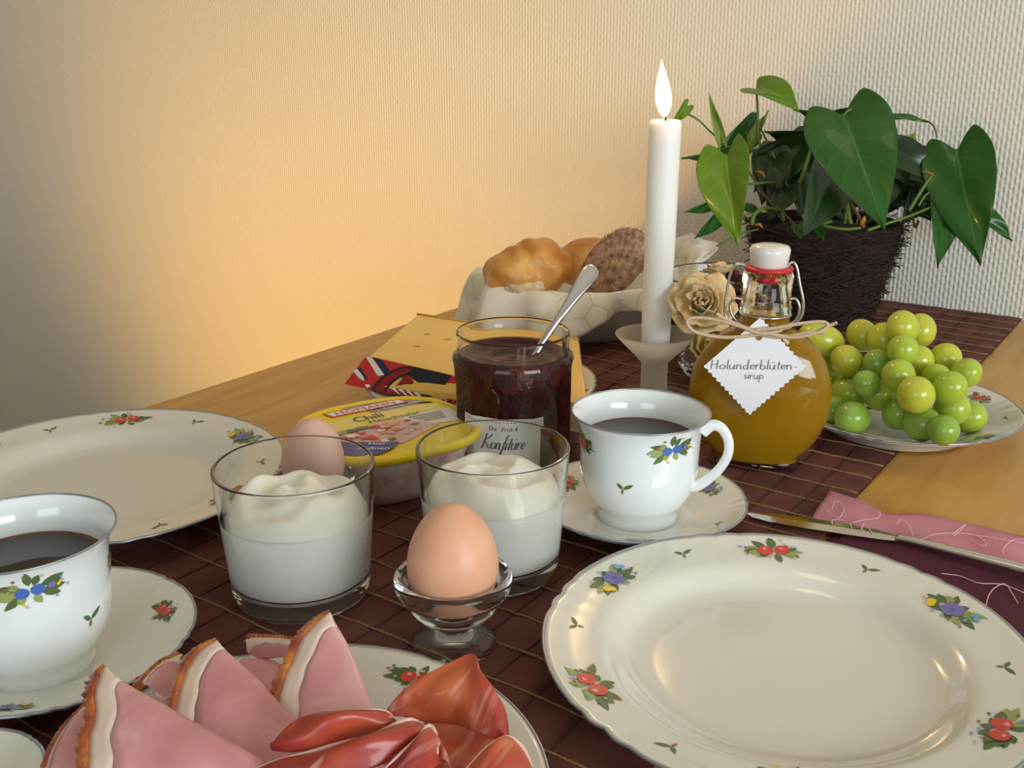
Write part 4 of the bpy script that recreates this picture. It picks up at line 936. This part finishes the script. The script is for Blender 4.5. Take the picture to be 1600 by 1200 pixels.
LV = [ # base px, tip px, base depth, tip depth, width px, mat, roll, fold, curl
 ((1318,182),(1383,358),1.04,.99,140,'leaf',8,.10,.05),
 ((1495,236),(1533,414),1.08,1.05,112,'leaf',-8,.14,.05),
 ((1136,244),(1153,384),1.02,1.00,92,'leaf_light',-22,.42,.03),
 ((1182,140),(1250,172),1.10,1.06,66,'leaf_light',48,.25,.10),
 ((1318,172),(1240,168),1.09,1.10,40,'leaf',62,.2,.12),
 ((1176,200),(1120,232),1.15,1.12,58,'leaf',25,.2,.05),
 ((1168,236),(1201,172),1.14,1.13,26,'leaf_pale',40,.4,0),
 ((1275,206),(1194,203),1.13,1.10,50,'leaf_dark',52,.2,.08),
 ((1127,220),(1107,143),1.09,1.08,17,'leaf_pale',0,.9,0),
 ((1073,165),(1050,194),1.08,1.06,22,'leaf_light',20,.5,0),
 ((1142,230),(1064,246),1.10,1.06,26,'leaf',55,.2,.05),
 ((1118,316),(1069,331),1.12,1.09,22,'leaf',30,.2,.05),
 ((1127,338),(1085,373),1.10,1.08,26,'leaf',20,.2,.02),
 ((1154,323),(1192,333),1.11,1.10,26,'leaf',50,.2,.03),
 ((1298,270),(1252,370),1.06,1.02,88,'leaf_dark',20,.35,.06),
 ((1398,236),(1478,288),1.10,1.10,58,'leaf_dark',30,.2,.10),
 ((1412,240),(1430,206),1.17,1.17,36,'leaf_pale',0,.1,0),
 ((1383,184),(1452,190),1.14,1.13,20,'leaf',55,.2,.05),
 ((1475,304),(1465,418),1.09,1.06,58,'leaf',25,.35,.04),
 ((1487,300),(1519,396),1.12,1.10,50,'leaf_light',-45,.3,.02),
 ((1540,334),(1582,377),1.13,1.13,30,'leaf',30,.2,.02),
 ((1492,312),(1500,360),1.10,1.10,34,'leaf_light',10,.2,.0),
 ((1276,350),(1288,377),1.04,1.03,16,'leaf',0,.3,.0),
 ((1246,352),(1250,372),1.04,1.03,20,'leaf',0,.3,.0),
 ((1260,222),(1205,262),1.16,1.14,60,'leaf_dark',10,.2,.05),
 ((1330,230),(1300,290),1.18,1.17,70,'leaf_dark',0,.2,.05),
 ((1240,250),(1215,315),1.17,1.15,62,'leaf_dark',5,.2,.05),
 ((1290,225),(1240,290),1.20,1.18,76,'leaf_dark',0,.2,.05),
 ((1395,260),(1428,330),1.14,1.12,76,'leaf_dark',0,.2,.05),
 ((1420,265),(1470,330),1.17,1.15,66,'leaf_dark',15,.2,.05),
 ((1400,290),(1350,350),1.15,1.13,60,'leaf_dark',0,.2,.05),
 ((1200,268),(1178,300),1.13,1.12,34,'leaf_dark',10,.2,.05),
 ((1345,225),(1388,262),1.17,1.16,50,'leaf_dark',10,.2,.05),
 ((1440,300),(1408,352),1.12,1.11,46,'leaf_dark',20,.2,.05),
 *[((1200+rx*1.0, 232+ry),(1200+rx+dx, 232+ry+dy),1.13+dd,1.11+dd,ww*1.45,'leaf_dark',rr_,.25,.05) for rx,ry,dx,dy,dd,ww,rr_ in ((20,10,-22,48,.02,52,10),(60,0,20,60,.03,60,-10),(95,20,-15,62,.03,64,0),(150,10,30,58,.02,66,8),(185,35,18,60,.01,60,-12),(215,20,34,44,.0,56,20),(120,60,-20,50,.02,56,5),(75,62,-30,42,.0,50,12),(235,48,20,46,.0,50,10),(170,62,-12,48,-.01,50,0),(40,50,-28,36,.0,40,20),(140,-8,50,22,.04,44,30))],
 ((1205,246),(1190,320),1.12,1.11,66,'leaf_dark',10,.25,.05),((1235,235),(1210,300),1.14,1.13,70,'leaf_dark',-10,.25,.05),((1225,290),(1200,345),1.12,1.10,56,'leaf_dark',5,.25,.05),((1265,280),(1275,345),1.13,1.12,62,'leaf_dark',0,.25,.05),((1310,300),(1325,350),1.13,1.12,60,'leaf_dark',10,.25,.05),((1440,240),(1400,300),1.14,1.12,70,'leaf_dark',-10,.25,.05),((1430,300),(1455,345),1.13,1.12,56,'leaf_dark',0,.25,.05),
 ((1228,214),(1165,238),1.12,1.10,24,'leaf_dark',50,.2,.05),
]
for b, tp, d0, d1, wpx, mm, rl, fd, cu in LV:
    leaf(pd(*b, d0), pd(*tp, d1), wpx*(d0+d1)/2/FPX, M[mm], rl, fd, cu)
cp = lambda px, py: pd(px, py, pdep-.02)
stems = [([(1320,350,1.12),(1330,260,1.11),(1345,200,1.07),(1332,172,1.04),(1318,180,1.04)],.0017,'stem'),
 ([(1225,345,1.12),(1200,260,1.13),(1186,220,1.12),(1184,175,1.11),(1182,142,1.10)],.0017,'stem'),
 ([(1260,350,1.12),(1230,290,1.12),(1198,220,1.12),(1186,196,1.13)],.0015,'stem'),
 ([(1440,330,1.12),(1470,270,1.10),(1482,240,1.09),(1495,238,1.08)],.0016,'stem'),
 ([(1464,214,1.09),(1458,196,1.10),(1440,187,1.12),(1400,184,1.13)],.0010,'stem'),
 ([(1150,240,1.04),(1166,262,1.08),(1185,290,1.10),(1205,320,1.12),(1225,348,1.12)],.0012,'stem_brown'),
 ([(1075,178,1.08),(1092,188,1.08),(1108,204,1.09),(1128,222,1.09),(1150,240,1.10)],.0012,'stem'),
 ([(1160,288,1.09),(1190,286,1.09),(1220,284,1.12)],.0016,'stem'),
 ([(1175,352,1.06),(1178,336,1.06),(1195,325,1.07),(1215,328,1.10)],.0024,'stem'),
 ([(1120,385,1.08),(1150,368,1.08),(1185,358,1.09)],.0012,'stem'),
 ([(1250,285,1.10),(1258,262,1.09),(1270,225,1.09),(1280,215,1.10)],.0022,'stem'),
 ([(1330,350,1.04),(1322,325,1.04),(1310,308,1.05),(1318,290,1.08)],.0018,'stem'),
 ([(1350,355,1.04),(1342,338,1.04),(1330,320,1.05)],.0018,'stem_brown'),
 ([(1420,330,1.08),(1445,290,1.08),(1465,262,1.09),(1470,255,1.09)],.0018,'stem'),
 ([(1300,345,1.05),(1285,352,1.05),(1320,358,1.04),(1345,356,1.04)],.0020,'stem'),
 ([(1355,360,1.05),(1390,348,1.05),(1425,336,1.06),(1482,312,1.09)],.0016,'stem'),
 ([(1435,322,1.08),(1450,302,1.08),(1480,296,1.08)],.0013,'stem'),
 ([(1300,270,1.07),(1320,300,1.09),(1330,345,1.11)],.0014,'stem'),
 ([(1290,272,1.12),(1288,310,1.12),(1292,350,1.12)],.0012,'stem'), ([(1340,270,1.12),(1345,310,1.12),(1338,350,1.12)],.0012,'stem'),
 ([(1190,300,1.10),(1205,318,1.10),(1222,330,1.10),(1240,350,1.11)],.0014,'stem_brown'), ([(1435,345,1.10),(1430,355,1.10),(1425,330,1.10)],.0016,'stem_brown')]
for pts, r, mm in stems: stem([pd(*p) for p in pts], r, mm)
for (px, py, px2, py2, dd) in ((1182,268,1196,280,1.10),(1290,338,1310,326,1.05),(1440,268,1475,285,1.09),(1178,352,1192,357,1.06),(1345,352,1352,342,1.04)):
    MB().add(*tube([p-pc_ for p in cr([pd(px, py, dd), pd((px+px2)/2+2, (py+py2)/2-4, dd-.004), pd(px2, py2, dd)], 4)], lambda q: .0042*sin(pi*(.15+.8*q)), 6, flat=.35)).build('dry_leaf_scrap', M['leaf_dry'], t)

# ================================================================== glass bowl with dried roses
rb = V((-.380,.888,RZ))
t = thing('glass_bowl', 'clear glass bowl of dried roses between candle and bottle', 'bowl', rb)
prof = [(0,.001),(.026,.001),(.030,0),(.033,.002),(.040,.012),(.047,.030),(.052,.055),(.0555,.080),(.0575,.096),(.0570,.0975),(.0560,.0965),(.0535,.080),(.0500,.055),(.0450,.032),(.038,.016),(.028,.008),(0,.007)]
MB().add(*lathe(supp(prof), 80)).build('bowl_glass', M['glass'], t)
def rose(label, c, R, m, seed, axis):
    o = thing('dried_rose', label, 'flower', c, 0, 'dried flower heads in the glass bowl'); Rn = random.Random(seed)
    q = V(axis).normalized().to_track_quat('Z', 'Y').to_matrix()
    k = 0
    for layer, (rad, hgt, cnt) in enumerate(((.15,.75,3),(.32,.82,4),(.52,.80,5),(.75,.70,6),(1.0,.52,6))):
        for i in range(cnt):
            a0 = 2*pi*i/cnt+layer*.7+Rn.uniform(-.2,.2); span = 2*pi/cnt*1.25; mb = MB(); vs = []; NU, NV_ = 8, 6
            cr1 = Rn.uniform(-.12,.12)
            for j in range(NV_+1):
                v = j/NV_
                for u_ in range(NU+1):
                    a = a0+span*(u_/NU-.5); e = 1-(2*u_/NU-1)**2
                    rr = R*(rad*(.35+.65*v**.7)+.10*v*v*(layer > 2)*(1+e)+.16*v*noise.noise(V((a*2.5, v*3, seed+layer)))); z = R*(hgt*v*(.72+.28*e)-.35+cr1*v+.16*v*noise.noise(V((a*5, v*2, seed*3+i))))-R*.10*(layer > 2)*v**3
                    vs.append(q @ V((rr*cos(a), rr*sin(a), z)))
            mb.add(vs, [(j*(NU+1)+u_, j*(NU+1)+u_+1, (j+1)*(NU+1)+u_+1, (j+1)*(NU+1)+u_) for j in range(NV_) for u_ in range(NU)])
            mb.build('petal', m, o, solid=.0004)
    MB().add(*blob(tuple(q @ V((0,0,-.45*R))), R*.45, R*.45, R*.32, (0,0,0), None, 12, 8)).build('sepal', M['rose_g'], o)
ax = (-FW+UP*.35)
rose('large cream dried rose facing the viewer right of the candle', pd(1098,474,.865), .0245, M['rose'], 1, ax-RT*.1)
rose('yellowish dried rose low in the glass bowl above the frosted holder', pd(1112,548,.880), .0170, M['rose_y'], 2, ax+UP*.4+RT*.3)
rose('dark red dried rose behind the wire bail of the bottle', pd(1150,470,.915), .019, M['rose_r'], 3, ax+RT*.4+UP)
rose('dark red dried rose right behind the candle', pd(1072,505,.935), .019, M['rose_r'], 4, ax-RT*.5)
rose('pale yellow dried bud at the top of the glass bowl', pd(1124,420,.905), .012, M['rose'], 5, UP)
rose('dark red dried bud just under the bowl rim', pd(1142,432,.930), .013, M['rose_r'], 6, UP+RT*.3)
rose('yellow dried flower head behind the bottle neck', pd(1175,452,.935), .018, M['rose_y'], 7, UP+RT*.5)
rose('dark red dried rose at the bottom of the glass bowl', pd(1128,560,.930), .020, M['rose_r'], 8, UP-FW)
rose('small yellow dried bud beside the candle near the bowl rim', pd(1078,445,.945), .014, M['rose_y'], 9, UP-RT*.4)

# ================================================================== napkin, knife, dark napkin at the right
t = thing('folded_napkin', 'plum red folded napkin lying under the knife by the plate', 'napkin', (0,0,TZ))
mb = MB()
for k in range(3):
    z0 = .0004+.0010*k; mb.add(*box(-.1795+.004*k, .14, .530, .638-.0050*k, z0, z0+.0008))
mb.build('folded_layers', M['plum'], t, smooth=False, bevel=.0002)
fr = [[(1540,948),(1545,930),(1555,918),(1570,912),(1580,925),(1590,942)],[(1470,896),(1500,900),(1530,911),(1565,913),(1600,926)]]
for f_ in fr: MB().add(*tube(cr([at(x, y, .0042)-V((0,0,TZ)) for x, y in f_], 5), .00028, 5)).build('loose_thread', M['napkin_line'], t)
t = thing('pink_napkin', 'pink napkin strip with white swirls at the right edge of the table', 'napkin', (0,0,TZ))
topE = [(1296,772),(1340,788),(1385,806),(1440,806),(1500,822),(1560,838),(1640,852),(1720,868),(1800,880)]; botE = [(1263,820),(1310,832),(1370,842),(1430,852),(1500,868),(1560,880),(1640,896),(1720,914),(1800,930)]
TE = cr([at(x, y, .003)-V((0,0,TZ)) for x, y in topE], 5); BE = cr([at(x, y, .003)-V((0,0,TZ)) for x, y in botE], 5)
mb = MB(); N = len(TE); vs = []
def pk(i, s): 
    p = TE[i].lerp(BE[i], s); z = .0044+.0028*(sin(i*.33)+1)*.5*(1-s)+.0016*noise.noise(V((p.x*40, p.y*40, 0)))
    return V((p.x, p.y, z))
for i in range(N):
    for s in range(7): vs.append(pk(i, s/6))
mb.add(vs, [(i*7+s, i*7+s+1, (i+1)*7+s+1, (i+1)*7+s) for i in range(N-1) for s in range(6)]); mb.build('sheet', M['pink_napkin'], t, solid=.0006)
sw = [[(1290,800),(1310,812),(1318,795),(1305,786),(1300,798)],[(1330,820),(1350,815),(1372,812),(1374,800)],[(1300,822),(1302,815),(1325,818),(1330,828)],[(1400,822),(1408,815),(1420,825),(1428,845)],
      [(1436,848),(1460,838),(1500,836),(1560,845),(1600,852)],[(1488,838),(1500,828),(1508,822),(1500,832),(1490,840)],[(1510,836),(1530,842),(1540,855),(1525,852),(1515,842)],[(1580,884),(1566,865),(1580,848),(1600,845)],[(1345,832),(1350,822),(1362,835)]]
for f_ in sw: 
    pts = []
    for x, y in f_:
        p = at(x, y, .006)-V((0,0,TZ)); pts.append(V((p.x, p.y, .0074)))
    MB().add(*tube(cr(pts, 8), .00034, 5, flat=.5)).build('swirl', M['napkin_line'], t)
# knife
k0, k1, k2 = at(1165,804,.004), at(1405,846,.004), at(1620,903,.006)
kd = (k1-k0).normalized(); ks = V((-kd.y, kd.x, 0)); kb = V((k0.x, k0.y, TZ+.0058))
t = thing('table_knife', 'steel table knife with a long handle lying along the pink napkin', 'knife', kb)
L1 = (k1-k0).length; prof = [(0,-.001,.001),(.06,-.006,.003),(.18,-.0085,.0055),(.4,-.0085,.0080),(.7,-.0070,.0085),(.9,-.0055,.0075),(1.0,-.0035,.0035)]
vs = []
for q, a, b in prof:
    for s, z in ((a,.0),((a+b)/2,.0009),(b,.0),((a+b)/2,-.0009)): vs.append(kd*(q*L1)+ks*s+V((0,0,z)))
fs = [(i*4+k, i*4+(k+1)%4, (i+1)*4+(k+1)%4, (i+1)*4+k) for i in range(len(prof)-1) for k in range(4)]
MB().add(vs, fs).build('blade', M['steel_knife'], t, smooth=False)
h0 = kd*L1; h1 = V((k2.x, k2.y, TZ+.0085))-kb; hd = (h1-h0).normalized()
pts = [h0-kd*.002+V((0,0,.0006))]+[h0.lerp(h1+hd*.02, q)+V((0,0,.001)) for q in (.1,.3,.5,.7,.9,1)]
MB().add(*tube(cr(pts, 4), lambda q: .0034+.0022*q, 12, flat=.62)).build('handle', M['steel'], t)

# ================================================================== ham and prosciutto
def poly3(pts, n=10): return cr([at(x, y, z) for x, y, z in pts], n)
def resample(P, n):
    d = [0]
    for a, b in zip(P, P[1:]): d.append(d[-1]+(b-a).length)
    out = []
    for k in range(n+1):
        s = d[-1]*k/n; i = max(j for j in range(len(d)) if d[j] <= s+1e-9); i = min(i, len(P)-2)
        f = (s-d[i])/max(d[i+1]-d[i], 1e-9); out.append(P[i].lerp(P[i+1], min(max(f, 0), 1)))
    return out
def ham(label, LE, RE, rind=.0038, fat=.0085, n=60, seed=1, bul=.003):
    L, R = resample(poly3(LE), n), resample(poly3(RE), n); org = V((hc[0], hc[1], RZ+.01))
    t = thing('ham_slice', label, 'ham', org, 0, 'folded slices of cooked ham')
    def P(i, d):
        wd = (R[i]-L[i]).length; s = min(d/max(wd, 1e-6), 1); p = L[i].lerp(R[i], s)
        p = p+V((0,0,1))*bul*sin(pi*s)+V((0,0,.0012))*noise.noise(V((p.x*50+seed, p.y*50, 0)))
        return p-org
    def strip(nm, fa, fb, m, cols, solid, wav=0):
        mb = MB(); vs = []
        for i in range(n+1):
            wd = (R[i]-L[i]).length; a, b = fa(i, wd), fb(i, wd)
            for c_ in range(cols+1): vs.append(P(i, a+(b-a)*c_/cols)+(V((noise.noise(V((i*.9, c_, seed))), noise.noise(V((i*.8, c_, seed+5))), 0))*wav if c_ == 0 else V()))
        mb.add(vs, [(i*(cols+1)+c_, i*(cols+1)+c_+1, (i+1)*(cols+1)+c_+1, (i+1)*(cols+1)+c_) for i in range(n) for c_ in range(cols)])
        mb.build(nm, m, t, solid=solid, offset=0)
    rw = lambda i, wd: min(rind*(1+.35*noise.noise(V((i*.35, seed, 0)))), wd*.5)
    fw = lambda i, wd: min(rind+fat*(1+.15*noise.noise(V((i*.12, seed, 4)))), wd*.97)
    strip('rind', lambda i, w_: 0, rw, M['rind'], 2, .0040, .0022)
    strip('fat_edge', rw, fw, M['fat'], 3, .0018); strip('meat', fw, lambda i, w_: w_, M['meat'], 10, .0018)
ham('pink ham slice nearest the left, its orange rind pointing at the left saucer', [(165,1052,.052),(150,1056,.051),(136,1085,.050),(134,1125,.048),(124,1160,.046),(122,1215,.043),(120,1320,.036)],
    [(165,1052,.052),(185,1064,.051),(245,1098,.049),(330,1146,.046),(400,1182,.043),(450,1230,.038),(480,1320,.03)], seed=1)
ham('pink ham slice in the middle of the three upright ones', [(338,1010,.046),(318,1010,.046),(292,1030,.045),(275,1060,.043),(262,1100,.041),(255,1150,.037),(250,1250,.03)],
    [(338,1010,.046),(352,1020,.045),(400,1062,.043),(440,1104,.040),(480,1140,.036),(520,1190,.032),(540,1260,.028)], seed=2)
ham('pink ham slice pointing up in front of the left dessert glass', [(516,968,.048),(498,968,.048),(466,994,.046),(444,1035,.043),(428,1075,.040),(420,1120,.036),(418,1180,.03)],
    [(516,968,.048),(524,980,.047),(545,1015,.044),(562,1055,.041),(582,1108,.036),(600,1150,.032),(610,1200,.028)], seed=3)
ham('darker ham slice lying lower between the two right upright slices', [(372,1040,.030),(368,1046,.030),(372,1070,.029),(380,1110,.028)], [(372,1040,.030),(410,1032,.030),(440,1045,.030),(450,1110,.028)], rind=.0010, fat=.002, seed=4)
ham('dark pink ham slice at the bottom left with a pale curled edge', [(140,1108,.034),(110,1130,.033),(85,1165,.031),(68,1205,.030),(60,1280,.028)], [(140,1108,.034),(145,1130,.034),(150,1160,.033),(160,1210,.03),(170,1280,.028)], rind=.0012, fat=.0015, seed=5)
ham('curled brown ham rind scrap between the left and middle slices', [(285,1040,.033),(250,1042,.034),(222,1062,.032),(210,1080,.031)], [(285,1040,.033),(280,1065,.033),(270,1090,.032),(250,1098,.030)], rind=.006, fat=.002, seed=6, bul=.006)
ham('small rolled ham end with orange crust left of the pointing slice', [(386,1003,.033),(400,998,.035),(430,1000,.035),(460,1004,.034)], [(388,1018,.031),(410,1030,.031),(435,1028,.032),(458,1026,.032)], rind=.0035, fat=.0035, seed=7, bul=.004)

def prosc(label, TE, BE, bulge=.006, n=40, cols=12, seed=1, edge=True):
    A, B = resample(poly3(TE), n), resample(poly3(BE), n); org = V((hc[0], hc[1], RZ+.01))
    t = thing('prosciutto_slice', label, 'prosciutto', org, 0, 'folded slices of raw cured ham')
    mb = MB(); vs = []
    for i in range(n+1):
        for c_ in range(cols+1):
            s = c_/cols; p = A[i].lerp(B[i], s); nd = V((0,0,.8))-FW*.6
            p = p+nd*(bulge*sin(pi*s)*(.6+.4*sin(pi*i/n))+.0035*noise.noise(V((p.x*35+seed, p.y*35, seed)))+.0015*sin(s*7+seed)*sin(i*.2))
            vs.append(p-org)
    mb.add(vs, [(i*(cols+1)+c_, i*(cols+1)+c_+1, (i+1)*(cols+1)+c_+1, (i+1)*(cols+1)+c_) for i in range(n) for c_ in range(cols)])
    mb.build('meat', M['prosciutto'], t, solid=.0012, offset=0, sub=1)
    if edge:
        MB().add(*tube([p-org+V((0,0,.0006)) for p in A], lambda q: .0007+.0003*sin(q*17), 6)).build('fat_edge', M['prosciutto_fat'], t)
prosc('red cured ham slice folded to a point in front of the egg cup', [(605,1112,.036),(640,1074,.044),(690,1038,.052),(738,1019,.056),(752,1050,.052),(772,1080,.046),(790,1112,.040),(796,1150,.034)],
      [(612,1120,.034),(650,1128,.032),(680,1132,.032),(705,1136,.032),(725,1142,.032),(745,1150,.032),(765,1156,.032),(785,1162,.030)], .003, 56, 16, seed=1, edge=False)
prosc('orange red cured ham roll lying highest in the middle of the plate', [(424,1168,.044),(450,1138,.050),(490,1120,.053),(550,1112,.054),(600,1114,.052),(620,1130,.048)],
      [(424,1172,.042),(460,1176,.044),(510,1170,.046),(560,1156,.046),(600,1146,.046),(618,1136,.045)], .005, seed=2)
prosc('red cured ham fold with a white edge below the orange roll', [(380,1215,.038),(440,1188,.044),(510,1170,.048),(590,1146,.050),(640,1126,.050),(668,1140,.046)],
      [(400,1300,.034),(470,1250,.038),(540,1220,.042),(610,1195,.043),(660,1170,.043),(678,1150,.043)], .006, seed=3)
prosc('dark red cured ham fold standing at the bottom centre', [(560,1260,.040),(600,1205,.046),(640,1168,.050),(668,1136,.050),(680,1148,.048),(684,1180,.044)],
      [(600,1300,.034),(640,1250,.038),(665,1215,.040),(685,1195,.040),(700,1190,.038),(715,1215,.034)], .005, seed=4)
prosc('pinkish cured ham fold at the bottom right of the plate', [(700,1240,.036),(735,1196,.042),(765,1168,.046),(792,1152,.046),(815,1168,.042),(832,1200,.036)],
      [(710,1300,.030),(745,1262,.034),(770,1240,.036),(790,1230,.036),(810,1232,.034),(828,1240,.030)], .005, seed=5)
prosc('cured ham slice added flat under the folds to fill their shadowed gap', [(600,1122,.034),(650,1126,.035),(700,1130,.035),(750,1142,.034),(792,1156,.031)],
      [(610,1230,.028),(650,1230,.028),(700,1230,.028),(750,1232,.028),(800,1230,.028)], .002, seed=6, edge=False)  # slice put in to fill the dark red shadow between the folds
